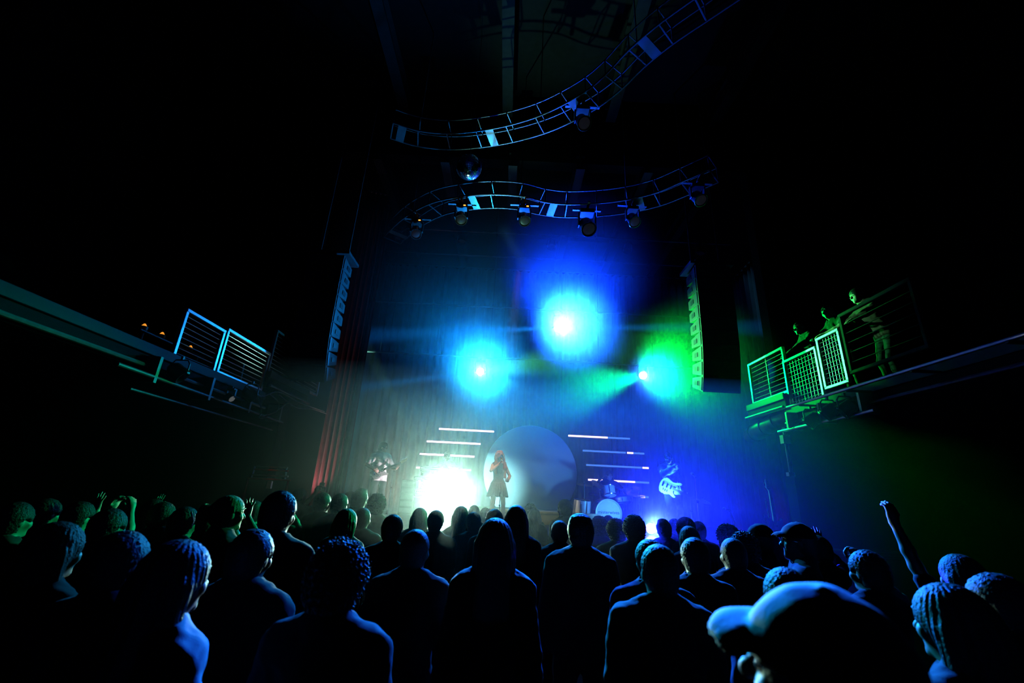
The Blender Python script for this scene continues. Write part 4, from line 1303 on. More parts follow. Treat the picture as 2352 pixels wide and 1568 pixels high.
def make_hair(style, J, h, seed=1.0):
    H = J['H']
    HR = np.array(H.to_3x3())
    hp = lambda *p: H @ Vector(p)
    p = []
    g = 0.016
    if style in ('short', 'buzz', 'crop', 'curly', 'quiff'):
        g = {'buzz': 0.010, 'short': 0.018, 'crop': 0.022, 'curly': 0.034, 'quiff': 0.022}[style]
        p.append(('h', 'ell', hp(0, -0.010, 1.662), (0.078 + g, 0.098 + g, 0.096 + g), HR, 0.02))
        p.append(('h', 'ell', hp(0, -0.045, 1.605), (0.066 + g * .7, 0.062 + g, 0.075), HR, 0.02))
        if style == 'quiff':
            p.append(('h', 'ell', hp(0, 0.03, 1.755), (0.062, 0.075, 0.034), HR, 0.03))
        if style == 'crop':
            p.append(('h', 'ell', hp(0, -0.005, 1.735), (0.080, 0.092, 0.040), HR, 0.02))
    elif style in ('long', 'wavy', 'bob', 'mane'):
        g = {'wavy': 0.028, 'mane': 0.034}.get(style, 0.020)
        L = {'long': 1.33, 'wavy': 1.27, 'bob': 1.53, 'mane': 1.20}[style]
        U = J['U']
        up = lambda *q: U @ Vector(q)
        p.append(('h', 'ell', hp(0, -0.010, 1.662), (0.078 + g, 0.098 + g, 0.096 + g), HR, 0.02))
        p.append(('h', 'ell', hp(0, -0.05, 1.60), (0.080 + g, 0.065 + g, 0.12), HR, 0.03))
        for s in (-1, 1):
            p.append(('h', 'cap', hp(s * 0.078, -0.02, 1.63), up(s * 0.095, -0.045, L + 0.05) if style != 'bob' else hp(s * 0.085, -0.02, L), 0.030 + g * .3, 0.030, 0.03))
            p.append(('h', 'cap', hp(s * 0.04, -0.085, 1.60), up(s * 0.055, -0.125, L) if style != 'bob' else hp(s * 0.05, -0.085, L), 0.045, 0.038, 0.04))
            if style == 'mane':
                p.append(('h', 'cap', hp(s * 0.092, 0.02, 1.62), up(s * 0.13, 0.085, 1.36), 0.042, 0.048, 0.03))
                p.append(('h', 'cap', up(s * 0.13, 0.085, 1.36), up(s * 0.12, 0.12, 1.14 if s < 0 else 1.22), 0.048, 0.030, 0.03))
            if style == 'wavy':
                p.append(('h', 'cap', hp(s * 0.088, 0.0, 1.60), up(s * 0.125, 0.06, L + 0.07), 0.034, 0.030, 0.03))
        p.append(('h', 'cap', hp(0, -0.09, 1.60), up(0, -0.135, L - 0.01) if style != 'bob' else hp(0, -0.09, L), 0.05, 0.04, 0.04))
    elif style in ('bun', 'ponytail'):
        g = 0.014
        p.append(('h', 'ell', hp(0, -0.010, 1.662), (0.078 + g, 0.098 + g, 0.096 + g), HR, 0.02))
        p.append(('h', 'ell', hp(0, -0.05, 1.61), (0.066 + g, 0.056 + g, 0.06), HR, 0.03))
        if style == 'bun':
            p.append(('h', 'ell', hp(0, -0.075, 1.765), (0.045, 0.045, 0.042), HR, 0.012))
        else:
            p.append(('h', 'cap', hp(0, -0.105, 1.68), hp(0, -0.165, 1.63), 0.03, 0.035, 0.02))
            p.append(('h', 'cap', hp(0, -0.165, 1.63), hp(0.01, -0.16, 1.40), 0.037, 0.018, 0.02))
    F = run(p, h, extra=0.05)
    # hairline: clear the face and ears
    k = 0.012
    F.ell(hp(0, 0.125, 1.60), (0.066, 0.085, 0.115), HR, k, neg=True)
    if style in ('short', 'buzz', 'crop', 'quiff', 'curly', 'bun', 'ponytail'):
        for s in (-1, 1):
            F.ell(hp(s * 0.098, 0.03, 1.60), (0.045, 0.045, 0.06), HR, k, neg=True)
        F.ell(hp(0, 0.03, 1.50), (0.15, 0.14, 0.055), HR, k, neg=True)
    x, y, z = F.coords()
    if style == 'curly':
        F.d = F.d + (0.010 * wob(x, y, z, 190, seed) + 0.006 * wob(z, x, y, 330, seed)).astype(np.float32)
    elif style in ('long', 'wavy', 'bob', 'bun', 'ponytail', 'mane'):
        a = np.arctan2(x - hp(0, 0, 1.6).x, -(y - hp(0, 0, 1.6).y) + 0.02)
        f = 17 if style in ('wavy', 'mane') else 26
        wv = 0.5 * np.sin(14 * z + seed) if style not in ('wavy', 'mane') else 1.2 * np.sin(38 * z + 2 * a + seed)
        F.d = F.d + (0.0017 * np.sin(f * a + wv * 2 + seed) + 0.0012 * np.sin(2.7 * f * a - wv * 3) + (0.003 * wob(x, y, z, 42, seed) if style == 'wavy' else 0.008 * wob(x, y, z, 46, seed) if style == 'mane' else 0)).astype(np.float32)
    else:
        F.d = F.d + ((0.0015 if style == 'buzz' else 0.0032) * wob(x, y, z, 260, seed)).astype(np.float32)
    return F.mesh('hair')


def make_cap(J, h=0.006, beanie=False):
    H = J['H']
    HR = np.array(H.to_3x3())
    hp = lambda *p: H @ Vector(p)
    F = run([('h', 'ell', hp(0, -0.008, 1.672), (0.100, 0.120, 0.112), HR, 0.02), ('b', 'ell', hp(0, 0.14, 1.69), (0.09, 0.11, 0.02), HR, 0.01)], h, extra=0.05)
    nz = H.to_3x3() @ Vector((0, 0, -1))
    F.d[:] = 0.2
    F.ell(hp(0, -0.008, 1.672), (0.097, 0.117, 0.109), HR, 0.01)
    F.plane(hp(0, 0, 1.672), nz)
    G = Field(F.lo, F.lo + F.h, F.h)
    G.n = F.n
    G.d = np.full(F.n, 0.2, np.float32)
    if not beanie:
        G.ell(hp(0, 0.095, 1.655), (0.082, 0.088, 0.055), HR, 0.01)       # curved visor shell
        G.ell(hp(0, 0.095, 1.640), (0.090, 0.098, 0.058), HR, 0.004, neg=True)
        G.plane(hp(0, 0.05, 1.66), H.to_3x3() @ Vector((0, -1, 0)))
        F.d = np.minimum(F.d, G.d)
        F.ell(hp(0, -0.01, 1.782), (0.009, 0.009, 0.006), HR, 0.004)
    else:
        F.cap(hp(-0.05, 0, 1.678), hp(0.05, 0, 1.678), 0.02, 0.02, 0.01)
        F.ell(hp(0, -0.008, 1.685), (0.098, 0.118, 0.022), HR, 0.006)
    x, y, z = F.coords()
    F.d = F.d + (0.0015 * wob(x, y, z, 60, 2.0)).astype(np.float32)
    return F.mesh('cap')


def make_person(P, label=None, name='person', h=0.009, hs=0.012, hh=0.008):
    """P: pose and dress. Returns the body object (top level) with clothing and hair as children."""
    prims, J = figure_prims(P)
    body = run(prims, h).mesh('body')
    body.materials.append(SKIN[P.get('skin', 0)])
    o = bpy.data.objects.new(name, body)
    COL.objects.link(o)
    o['category'] = 'person'
    if label:
        o['label'] = label
    sl = P.get('sleeve', 'short')
    tags = {'torso', 'trap', 'upper_arm', 'pelvis', 'thigh'} | ({'fore_arm'} if sl == 'long' else set())
    g = P.get('loose', 0.019)
    sp = [p for p in prims if p[0] in tags]
    if sl == 'short':
        sp = [(p[:3] + (Vector(p[2]).lerp(Vector(p[3]), 0.72),) + p[4:]) if p[0] == 'upper_arm' else p for p in sp]
    if sl == 'none':
        sp = [p for p in sp if p[0] != 'upper_arm']
    F = run(sp, hs, grow=g, kadd=0.015)
    U = J['U']
    dn = U.to_3x3() @ Vector((0, 0, 1))
    hem = P.get('hem', 0.86) - P.get('drop', 0)
    F.plane((0, 0, hem), (0, 0, -1))
    F.cap(U @ V3(0, -0.01, 1.50), U @ V3(0, 0.02, 1.66), 0.068, 0.075, 0.0, neg=True)
    x, y, z = F.coords()
    F.d = F.d + (0.0035 * wob(x, y, z, 34, P.get('seed', 1.0)) + 0.0025 * wob(x, y, z, 75, 2 * P.get('seed', 1.0))).astype(np.float32)
    if P.get('collar'):
        F.cap(U @ V3(-0.06, -0.068, 1.515), U @ V3(0.06, -0.068, 1.515), 0.034, 0.034, 0.012)
        for s in (-1, 1):
            F.cap(U @ V3(s * 0.072, -0.06, 1.515), U @ V3(s * 0.108, 0.02, 1.50), 0.036, 0.036, 0.012)
            F.cap(U @ V3(s * 0.108, 0.02, 1.50), U @ V3(s * 0.06, 0.10, 1.43), 0.036, 0.02, 0.012)
        F.cap(U @ V3(0, 0.0, 1.46), U @ V3(0, 0.02, 1.70), 0.062, 0.066, 0.0, neg=True)
    if P.get('skirt'):
        vs, fs, n, m = [], [], 132, 12
        for j in range(m + 1):
            v = j / m
            zz = 1.0 - (1.0 - P['skirt']) * v
            for i in range(n):
                a = 2 * PI * i / n
                rr = 0.150 + 0.085 * v ** 0.8 + 0.018 * v ** 0.6 * math.sin(22 * a) + 0.012 * v * math.sin(3 * a + 1)
                vs.append((rr * 1.1 * math.cos(a), rr * 0.95 * math.sin(a) - 0.005, zz + 0.012 * v * math.sin(22 * a + 1)))
        for j in range(m):
            for i in range(n):
                fs.append((j * n + i, j * n + (i + 1) % n, (j + 1) * n + (i + 1) % n, (j + 1) * n + i))
        sk = MB().add(vs, fs).build('skirt', CLOTH[P['top']], o, 70)
        sk.modifiers.new('thick', 'SOLIDIFY').thickness = 0.004
    child(F.mesh('top'), P.get('top_name', 'shirt'), CLOTH[P.get('top', 'black')], o)
    if P.get('bottom', 'black'):
        T = run([p for p in prims if p[0] in ('pelvis', 'thigh', 'shin')], hs, grow=0.012, kadd=0.01)
        T.plane((0, 0, 1.01 - P.get('drop', 0)), (0, 0, 1))
        x, y, z = T.coords()
        T.d = T.d + (0.003 * wob(x, y, z, 40, 1.0)).astype(np.float32)
        child(T.mesh('trousers'), 'trousers', CLOTH[P.get('bottom', 'black')], o)
    for key in ('l', 'r'):
        an = J['an_' + key]
        S = run([p for p in prims if p[0] == 'foot' and ((Vector(p[2]) - an).length < 0.2)], hs, grow=0.010)
        S.plane((0, 0, an.z - 0.085 + 0.004), (0, 0, -1))
        child(S.mesh('shoe'), 'shoe', SHOE, o)
    if P.get('hair'):
        child(make_hair(P['hair'], J, hh, P.get('seed', 1.0)), 'hair', HAIRM[P.get('hair_col', 'black')], o)
    if P.get('cap'):
        child(make_cap(J, 0.006, P['cap'] == 'beanie'), 'beanie' if P['cap'] == 'beanie' else 'cap', CLOTH[P.get('cap_col', 'grey')], o)
    if P.get('glasses'):
        H = J['H']
        gb = MB()
        for s in (-1, 1):
            gb.torus(0.022, 0.0022, H @ V3(s * 0.033, 0.108, 1.648), H.to_3x3() @ V3(0, 1, 0), 20, 5)
            gb.tube([H @ V3(s * 0.055, 0.105, 1.652), H @ V3(s * 0.082, 0.03, 1.652), H @ V3(s * 0.084, -0.01, 1.645)], 0.002, 5)
        gb.tube([H @ V3(-0.011, 0.112, 1.652), H @ V3(0.011, 0.112, 1.652)], 0.002, 5)
        gb.build('glasses', CHROME, o, 60)
    if P.get('eyes', True):
        H = J['H']
        eb = MB()
        for s in (-1, 1):
            eb.lathe([(0.0001, 0.0135), (0.005, 0.0128), (0.007, 0.0115), (0.0001, 0.009)], 10, H @ V3(s * 0.032, 0.0785, 1.650), H.to_3x3() @ V3(0, 1, 0))
        eb.build('eyes', PLASTIC, o, 60)
        bw = MB()
        for s in (-1, 1):
            bw.tube([H @ V3(s * 0.014, 0.1005, 1.677), H @ V3(s * 0.034, 0.0985, 1.682), H @ V3(s * 0.054, 0.083, 1.676)], [0.003, 0.004, 0.002], 6)
        bw.build('eyebrows', HAIRM[P.get('hair_col', 'black')], o, 60)
    return o, J


# ------------------------------------------------------------------ guitars
GBODY = {'white': mat('white_lacquer', (0.68, 0.68, 0.64), 0.25, vary=0.04), 'dark': mat('dark_lacquer', (0.03, 0.03, 0.04), 0.2)}
MAPLE = mat('maple_neck', (0.55, 0.40, 0.22), 0.35, vary=0.12)
ROSE = mat('dark_fretboard', (0.07, 0.04, 0.03), 0.5)
GUARD = mat('pick_guard', (0.75, 0.75, 0.72), 0.35, vary=0.03)
OUT = [(-.215, .0), (-.208, .065), (-.18, .125), (-.13, .16), (-.075, .16), (-.02, .135), (.03, .122), (.08, .133), (.135, .16), (.18, .168), (.202, .152), (.192, .122), (.145, .098), (.112, .075), (.10, .045), (.10, -.045), (.112, -.075), (.142, -.098), (.165, -.125), (.155, -.148), (.11, -.152), (.05, -.132), (-.01, -.122), (-.06, -.138), (-.115, -.16), (-.165, -.145), (-.20, -.085)]


def guitar(name, label, M, color, bass=False, light_board=False):
    k = 1.12 if bass else 1.0
    nl = 0.60 if bass else 0.45
    t = bpy.data.objects.new(name, None)
    COL.objects.link(t)
    t.matrix_world = M
    tag(t, label, 'bass guitar' if bass else 'guitar')
    poly = [(x * k, y * k) for x, y in OUT]
    bm = bmesh.new()
    vv = [bm.verts.new((x, y, -0.021)) for x, y in poly]
    f = bm.faces.new(vv)
    r = bmesh.ops.extrude_face_region(bm, geom=[f])
    bmesh.ops.translate(bm, verts=[e for e in r['geom'] if isinstance(e, bmesh.types.BMVert)], vec=(0, 0, 0.042))
    bmesh.ops.recalc_face_normals(bm, faces=bm.faces)
    bmesh.ops.bevel(bm, geom=[e for e in bm.edges if abs(e.verts[0].co.z - e.verts[1].co.z) < 1e-4], offset=0.008, segments=2, affect='EDGES')
    me = bpy.data.meshes.new('body')
    bm.to_mesh(me)
    bm.free()
    me.materials.append(GBODY[color])
    bo = bpy.data.objects.new('body', me)
    COL.objects.link(bo)
    bo.parent = t
    gp = [(x * k * .82, y * k * .78 - .012) for x, y in OUT if y < .13]
    MB().prism(gp, 0.003, Matrix.Translation((0.012, -0.012, 0.0212))).build('pick_guard', GUARD, t)
    for x in ((-.06, .03) if bass else (-.09, -.02, .05)):
        MB().rbox((x, 0, 0.029), (.022 if not bass else .035, .075, 0.012), 0.004).build('pickup', PLASTIC, t)
    MB().rbox((-.14 * k, 0, 0.028), (.035, .08, .014), 0.003).build('bridge', CHROME, t)
    for x, y in ((-.10, -.09), (-.06, -.098), (-.02, -.098)):
        MB().cyl((x * k, y * k, .021), (x * k, y * k, .036), .011, .009, 10).build('control_knob', CHROME, t)
    MB().prism([(.07, -.028), (.07 + nl + .03, -.021), (.07 + nl + .03, .021), (.07, .028)], .022, Matrix.Translation((0, 0, .006))).build('neck', MAPLE, t)
    fb = MB().prism([(.075, -.028), (.07 + nl, -.021), (.07 + nl, .021), (.075, .028)], .006, Matrix.Translation((0, 0, .028))).build('fretboard', MAPLE if light_board else ROSE, t)
    fm = MB()
    for q in range(1, 18):
        x = .07 + nl - (nl + .16) * (1 - 2 ** (-q / 12.0))
        if x > .08:
            fm.box((x, 0, .0345), (.0025, .046, .002))
    fm.build('frets', CHROME, fb)
    hx = .07 + nl
    hs = 1.25 if bass else 1.0
    hp = [(hx, -.021), (hx + .03, -.032 * hs), (hx + .10 * hs, -.022), (hx + .155 * hs, -.012), (hx + .185 * hs, .012), (hx + .18 * hs, .042), (hx + .15 * hs, .052), (hx + .05, .042 * hs), (hx + .015, .03), (hx, .021)]
    hd = MB().prism(hp, .016, Matrix.Translation((0, 0, .006))).build('headstock', MAPLE, t)
    for q in range(4 if bass else 6):
        x = hx + .04 + q * (.042 if bass else .025)
        MB().cyl((x, .035, .014), (x, .075, .014), .004, n=6).box((x, .078, .014), (.02, .014, .008) if bass else (.013, .012, .008)).cyl((x, .022, .02), (x, .022, .036), .006, n=8).build('tuner', CHROME, hd)
    sm = MB()
    ns = 4 if bass else 6
    for q in range(ns):
        y = (q - (ns - 1) / 2) * (.014 if bass else .0085)
        sm.tube([(-.14 * k, y, .038), (hx, y * .75, .036)], .0012, 4)
    sm.build('strings', CHROME, t)
    MB().tube([(-.20 * k, 0, -.005), (-.235 * k, 0, -.005)], .007, 8).build('strap_button', CHROME, t)
    return t


def frame(org, xdir, zdir):
    x = Vector(xdir).normalized()
    z = Vector(zdir)
    z = (z - x * z.dot(x)).normalized()
    y = z.cross(x)
    return Matrix.Translation(org) @ Matrix((x, y, z)).transposed().to_4x4()


def place(o, loc, yaw, s=1.0):
    o.location = loc
    o.rotation_euler = (0, 0, yaw)
    o.scale = (s, s, s)
    return Matrix.Translation(loc) @ Matrix.Rotation(yaw, 4, 'Z') @ Matrix.Scale(s, 4)


def strap_of(o, pts, parent_name='guitar_strap'):
    MB().tube(pts, 0.012, 6).build(parent_name, PLASTIC, o, 60)


# ---- the singer
SY = 10.4
sp = at(1137, 1190, SY)
S, J = make_person(dict(fem=True, skin=0, hair='mane', hair_col='auburn', top='dress', top_name='dress_top', sleeve='none', skirt=0.66, bottom=None, loose=0.008, hem=0.9, seed=2.3,
                        lean=(-0.10, 0.05, 0.12), head=(-0.30, 0.10, 0.10),
                        arm_r=dict(wrist=(0.075, 0.215, 1.425), hint=(0.8, 0.1, -0.6), dir=(-0.62, 0.25, 0.75), palm=(-0.6, 0.1, -0.2), thumb=(-0.2, -0.4, 0.8), curl=1.05),
                        arm_l=dict(wrist=(-0.19, 0.22, 1.04), hint=(-0.6, -0.7, -0.1), dir=(0.5, 0.8, 0.1), palm=(0.6, -0.3, 0.3), thumb=(0, 0, 1), curl=0.7),
                        leg_l=dict(ankle=(-0.16, 0.02, 0.085)), leg_r=dict(ankle=(0.17, 0.05, 0.085))),
                   'woman singing at the middle of the stage, long wavy auburn hair, short dark dress', h=0.007, hs=0.009, hh=0.006)
MS = place(S, (sp.x + 0.03, SY, STAGE_Z), PI + 0.25, 0.90)
# her hand microphone
H = J['H']
m0 = Vector(J['wr_r']) + V3(-0.045, 0.055, 0.055)
md = (H @ V3(0, 0.13, 1.585) - m0).normalized()
t = thing('microphone', 'hand microphone held up to the mouth of the singer', 'microphone')
t.matrix_world = MS @ Matrix.Translation(m0)
MB().lathe([(0.010, -0.11), (0.013, -0.02), (0.018, 0.07)], 14, (0, 0, 0), md).build('handle', BLACK, t, 30)
MB().lathe([(0.018, 0.07), (0.026, 0.085), (0.028, 0.105), (0.018, 0.13), (0.0001, 0.137)], 14, (0, 0, 0), md).build('mesh_ball', STEEL, t, 50)

# ---- the guitarist on the left
gp_ = at(868, 1120, 11.0)
gM = frame((0.06, 0.20, 1.06), (-0.84, 0.30, 0.45), (0.28, 0.95, 0.05))
neck_pt = gM @ V3(0.40, -0.02, 0.0)
pick_pt = gM @ V3(-0.05, 0.02, 0.07)
G, J = make_person(dict(skin=0, hair='crop', hair_col='black', top='white', bottom='black', seed=3.1, loose=0.024, head=(-0.06, 0, 0.75), hem=0.84,
                        arm_l=dict(wrist=neck_pt + V3(-0.02, -0.02, -0.075), hint=(-0.5, -0.4, -0.9), dir=(-0.3, 0.35, 0.85), palm=(-0.6, -0.4, 0.4), thumb=(0.7, 0, 0.6), curl=0.75),
                        arm_r=dict(wrist=pick_pt + V3(0.11, 0.03, 0.03), hint=(0.9, -0.6, -0.1), dir=(-0.9, 0.15, -0.35), palm=(-0.2, -1, 0), thumb=(-0.3, 0, 1), curl=0.6)),
                   'guitarist in a white shirt and dark trousers, far left on the stage, head turned right', h=0.007, hs=0.009, hh=0.006)
MG = place(G, (gp_.x - 0.02, 11.0, STAGE_Z), PI + 0.62, 0.97)
strap_of(G, [gM @ V3(-0.2, 0, -0.01), V3(0.20, 0.02, 1.20), V3(0.16, -0.10, 1.36), V3(0.0, -0.135, 1.42), V3(-0.10, -0.07, 1.49), V3(-0.13, 0.05, 1.43), V3(-0.13, 0.13, 1.28), gM @ V3(0.19, 0.15, 0.0)])
guitar('electric_guitar', 'pale electric guitar held by the guitarist on the left, neck pointing up', MG @ gM, 'white')

# ---- the bassist on the right
bp_ = at(1546, 1150, 10.3)
bM = frame((0.10, 0.22, 0.98), (-0.74, 0.52, -0.36), (0.40, 0.90, 0.18))
neck_pt = bM @ V3(0.38, -0.02, 0.0)
B, J = make_person(dict(skin=2, hair='buzz', hair_col='black', top='pale', top_name='jacket', sleeve='long', bottom='black', seed=4.4, loose=0.026, lean=(-0.16, 0.10, 0.0), head=(-0.18, 0, -0.25), hem=0.84,
                        arm_r=dict(wrist=(0.02, 0.30, 1.40), hint=(0.9, 0.0, -0.55), dir=(-0.5, 0.1, 0.85), palm=(-0.7, -0.4, 0), thumb=(-0.2, -0.6, 0.6), curl=0.9),
                        arm_l=dict(wrist=neck_pt + V3(0.03, -0.05, -0.06), hint=(-0.6, -0.7, -0.2), dir=(-0.55, 0.6, 0.55), palm=(-0.3, -0.2, 0.8), thumb=(0.5, 0.2, 0.7), curl=0.8),
                        leg_l=dict(ankle=(-0.17, -0.05, 0.085)), leg_r=dict(ankle=(0.15, 0.12, 0.085))),
                   'bassist leaning over at the right of the stage, one hand raised to the face', h=0.007, hs=0.009, hh=0.006)
MB_ = place(B, (bp_.x, 10.3, STAGE_Z), PI - 0.12, 0.99)
strap_of(B, [bM @ V3(-0.22, 0, -0.01), V3(0.21, 0.06, 1.16), V3(0.19, -0.06, 1.32), V3(0.03, -0.09, 1.42), V3(-0.10, 0.0, 1.49), V3(-0.13, 0.13, 1.42), V3(-0.13, 0.20, 1.26), bM @ V3(0.2, 0.15, 0.0)])
guitar('bass_guitar', 'pale bass guitar of the leaning bassist, its neck pointing down to the right', MB_ @ bM, 'white', True, True)

# ---- keyboard player and drummer
kp = at(1025, 1060, 12.75)
K, J = make_person(dict(skin=0, hair='short', top='black', seed=1.7, sleeve='long', head=(-0.25, 0, 0.1),
                        arm_l=dict(wrist=(-0.22, 0.32, 1.30), hint=(-0.6, -0.5, -0.6), dir=(0.1, 0.95, -0.25), palm=(0, -0.2, -1), thumb=(1, 0, 0), curl=0.4),
                        arm_r=dict(wrist=(0.20, 0.32, 1.30), hint=(0.6, -0.5, -0.6), dir=(-0.1, 0.95, -0.25), palm=(0, -0.2, -1), thumb=(-1, 0, 0), curl=0.4)),
                   'dim keyboard player behind the keyboards in the glare', h=0.009, hs=0.011)
place(K, (kp.x, 12.78, STAGE_Z), PI, 0.97)
dp = at(1397, 1100, 12.45)
DM, J = make_person(dict(skin=0, hair='short', top='navy', seed=2.7, drop=0.36, head=(-0.15, 0, 0.15),
                         arm_l=dict(wrist=(-0.30, 0.36, 0.93), hint=(-0.8, -0.3, -0.6), dir=(-0.1, 0.95, 0.1), palm=(0.3, 0, -1), thumb=(1, 0, 0.3), curl=1.1),
                         arm_r=dict(wrist=(0.34, 0.34, 1.12), hint=(0.9, -0.2, -0.5), dir=(0.1, 0.9, 0.35), palm=(-0.5, 0, -0.8), thumb=(-1, 0, 0.3), curl=1.1),
                         leg_l=dict(ankle=(-0.26, 0.36, 0.085), hint=(-0.4, 1, 0.8)), leg_r=dict(ankle=(0.22, 0.42, 0.085), hint=(0.3, 1, 0.8))),
                    'dim drummer sitting behind the drum kit in blue light', h=0.009, hs=0.011)
MD = place(DM, (dp.x + 0.02, 12.45, STAGE_Z), PI, 1.0)
for key, dv, lab in (('wr_r', V3(-0.25, 0.9, 0.35), 'drumstick raised in the right hand of the drummer'), ('wr_l', V3(0.3, 0.9, 0.05), 'drumstick held low in the left hand of the drummer')):
    c = Vector(J[key]) + V3(0, 0.075, 0.0)
    o = MB().tube([-dv.normalized() * 0.10, dv.normalized() * 0.25, dv.normalized() * 0.30], [0.008, 0.006, 0.004], 8).build('drumstick', MAPLE, None, 60)
    o.matrix_world = MD @ Matrix.Translation(c)
    tag(o, lab, 'drumstick')

# ---- the spare bass in its stand, far right
tp = at(1768, 1119, 9.0)
M = frame((tp.x, 9.0, STAGE_Z + 0.30), (0.02, 0.10, 1), (0.0, -1, 0.1))
guitar('bass_guitar', 'upright spare bass guitar resting in a stand at the far right of the stage', M, 'dark', True, True)
t = thing('guitar_stand', 'low black stand that holds the upright spare bass', 'guitar stand', (tp.x, 9.08, STAGE_Z))
for a in (-0.6, 0.6, PI):
    MB().tube([(0, 0.06, 0.30), (0.24 * math.sin(a), 0.06 - 0.22 * math.cos(a), 0.012)], 0.011, 8).build('leg', BLACK, t)
for sx in (-1, 1):
    MB().tube([(sx * 0.02, 0.05, 0.10), (sx * 0.13, 0.0, 0.055), (sx * 0.13, -0.16, 0.055), (sx * 0.13, -0.165, 0.09)], 0.011, 8).build('cradle_arm', BLACK, t)
MB().tube([(0, 0.06, 0.28), (0, 0.13, 0.80)], 0.011, 8).build('upright', BLACK, t)
b = at(1787, 1215, 9.1)
q = at(1780, 1143, 9.1)
t = thing('cable_pole', 'thin bare pole standing right of the spare bass', 'stand', (b.x, 9.15, STAGE_Z))
MB().tube([(0, 0, 0.02), (0, 0, q.z - STAGE_Z)], 0.011, 8).build('pole', CHROME, t)
MB().lathe([(0.12, 0), (0.12, 0.015), (0.02, 0.03), (0.0001, 0.03)], 20).build('round_base', DIMSTEEL, t)


# ------------------------------------------------------------------ the crowd
UP_R = dict(wrist=(0.27, 0.16, 1.93), palm=(0, 1, 0.1), thumb=(-1, 0, 0), hint=(0.8, 0.3, -0.2), curl=0.15, spread=0.25, dir=(-0.02, 0.02, 1))
UP_L = dict(wrist=(-0.27, 0.16, 1.93), palm=(0, 1, 0.1), thumb=(1, 0, 0), hint=(-0.8, 0.3, -0.2), curl=0.15, spread=0.25, dir=(0.02, 0.02, 1))
PH_R = dict(wrist=(0.105, 0.34, 1.70), palm=(-1, 0, 0), thumb=(0, -1, 0.2), hint=(0.8, 0.0, -0.9), curl=0.6, dir=(-0.25, 0.15, 1))
PH_L = dict(wrist=(-0.105, 0.34, 1.70), palm=(1, 0, 0), thumb=(0, -1, 0.2), hint=(-0.8, 0.0, -0.9), curl=0.6, dir=(0.25, 0.15, 1))
FIST = dict(UP_R, curl=1.2, dir=(0.0, 0.1, 1), wrist=(0.22, 0.22, 1.90))
STYLES = {
    'm_short': dict(hair='short', seed=1.1), 'm_jacket': dict(hair='short', collar=True, sleeve='long', seed=2.2, loose=0.026, bulk=1.04), 'm_crop': dict(hair='crop', collar=True, sleeve='long', seed=3.3, loose=0.026, bulk=1.06),
    'm_buzz': dict(hair='buzz', seed=4.2, bulk=1.05), 'm_curly': dict(hair='curly', seed=5.1), 'm_quiff': dict(hair='quiff', seed=1.9, collar=True),
    'm_cap': dict(hair='buzz', cap='cap', seed=2.4, glasses=True), 'm_beanie': dict(hair='buzz', cap='beanie', seed=2.9, sleeve='long'),
    'f_long': dict(fem=True, hair='long', seed=1.4, sleeve='long'), 'f_wavy': dict(fem=True, hair='wavy', seed=2.6), 'f_bob': dict(fem=True, hair='bob', seed=3.7), 'f_bun': dict(fem=True, hair='bun', seed=0.7), 'f_pony': dict(fem=True, hair='ponytail', seed=1.3),
    'm_palm': dict(hair='short', seed=0.45, arm_r=dict(UP_R, wrist=(0.24, 0.22, 1.68))), 'f_palm': dict(fem=True, hair='long', seed=0.95, arm_l=dict(UP_L, wrist=(-0.24, 0.22, 1.66))), 'm_low_fist': dict(hair='short', seed=3.95, arm_r=dict(FIST, wrist=(0.2, 0.24, 1.66))),
    'm_hand': dict(hair='short', seed=0.4, arm_r=UP_R), 'f_hand': dict(fem=True, hair='long', seed=0.9, arm_l=dict(UP_L, wrist=(-0.24, 0.14, 1.95), curl=0.6, spread=0.05)), 'm_both': dict(hair='crop', seed=1.6, arm_r=UP_R, arm_l=UP_L), 'm_fist': dict(hair='short', seed=3.9, arm_r=FIST),
    'f_phone': dict(fem=True, hair='pony' and 'ponytail', seed=2.0, arm_r=PH_R, arm_l=PH_L), 'm_phone': dict(hair='short', seed=2.1, arm_r=PH_R, arm_l=PH_L),
    'm_lean': dict(hair='short', seed=1.0, lean=(-0.5, 0, 0), head=(0.3, 0, 0), arm_r=dict(wrist=(0.20, 0.50, 1.10), hint=(0.8, -0.5, 0.2), dir=(-0.3, 0.9, -0.2), palm=(-.3, 0, -1), thumb=(-1, 0, 0)), arm_l=dict(wrist=(-0.20, 0.50, 1.10), hint=(-0.8, -0.5, 0.2), dir=(0.3, 0.9, -0.2), palm=(.3, 0, -1), thumb=(1, 0, 0)), sleeve='long'),
    'f_lean': dict(fem=True, hair='long', seed=1.8, lean=(-0.45, 0, 0), head=(0.3, 0, 0.2), arm_r=dict(wrist=(0.14, 0.48, 1.12), hint=(0.8, -0.5, 0.2), dir=(-0.6, 0.7, -0.1), palm=(-.3, 0, -1), thumb=(-1, 0, 0)), arm_l=dict(wrist=(-0.14, 0.48, 1.12), hint=(-0.8, -0.5, 0.2), dir=(0.6, 0.7, -0.1), palm=(.3, 0, -1), thumb=(1, 0, 0))),
}
HEAD_W = {'m_buzz': 0.172, 'm_short': 0.182, 'm_curly': 0.215, 'f_long': 0.205, 'f_wavy': 0.235, 'm_cap': 0.19}
TOP_Z = {'m_short': 1.772, 'm_jacket': 1.772, 'm_crop': 1.79, 'm_buzz': 1.765, 'm_curly': 1.79, 'm_quiff': 1.785, 'm_cap': 1.78, 'm_beanie': 1.78, 'f_wavy': 1.782, 'f_bun': 1.805}
PROTO = {}
PLACED = []


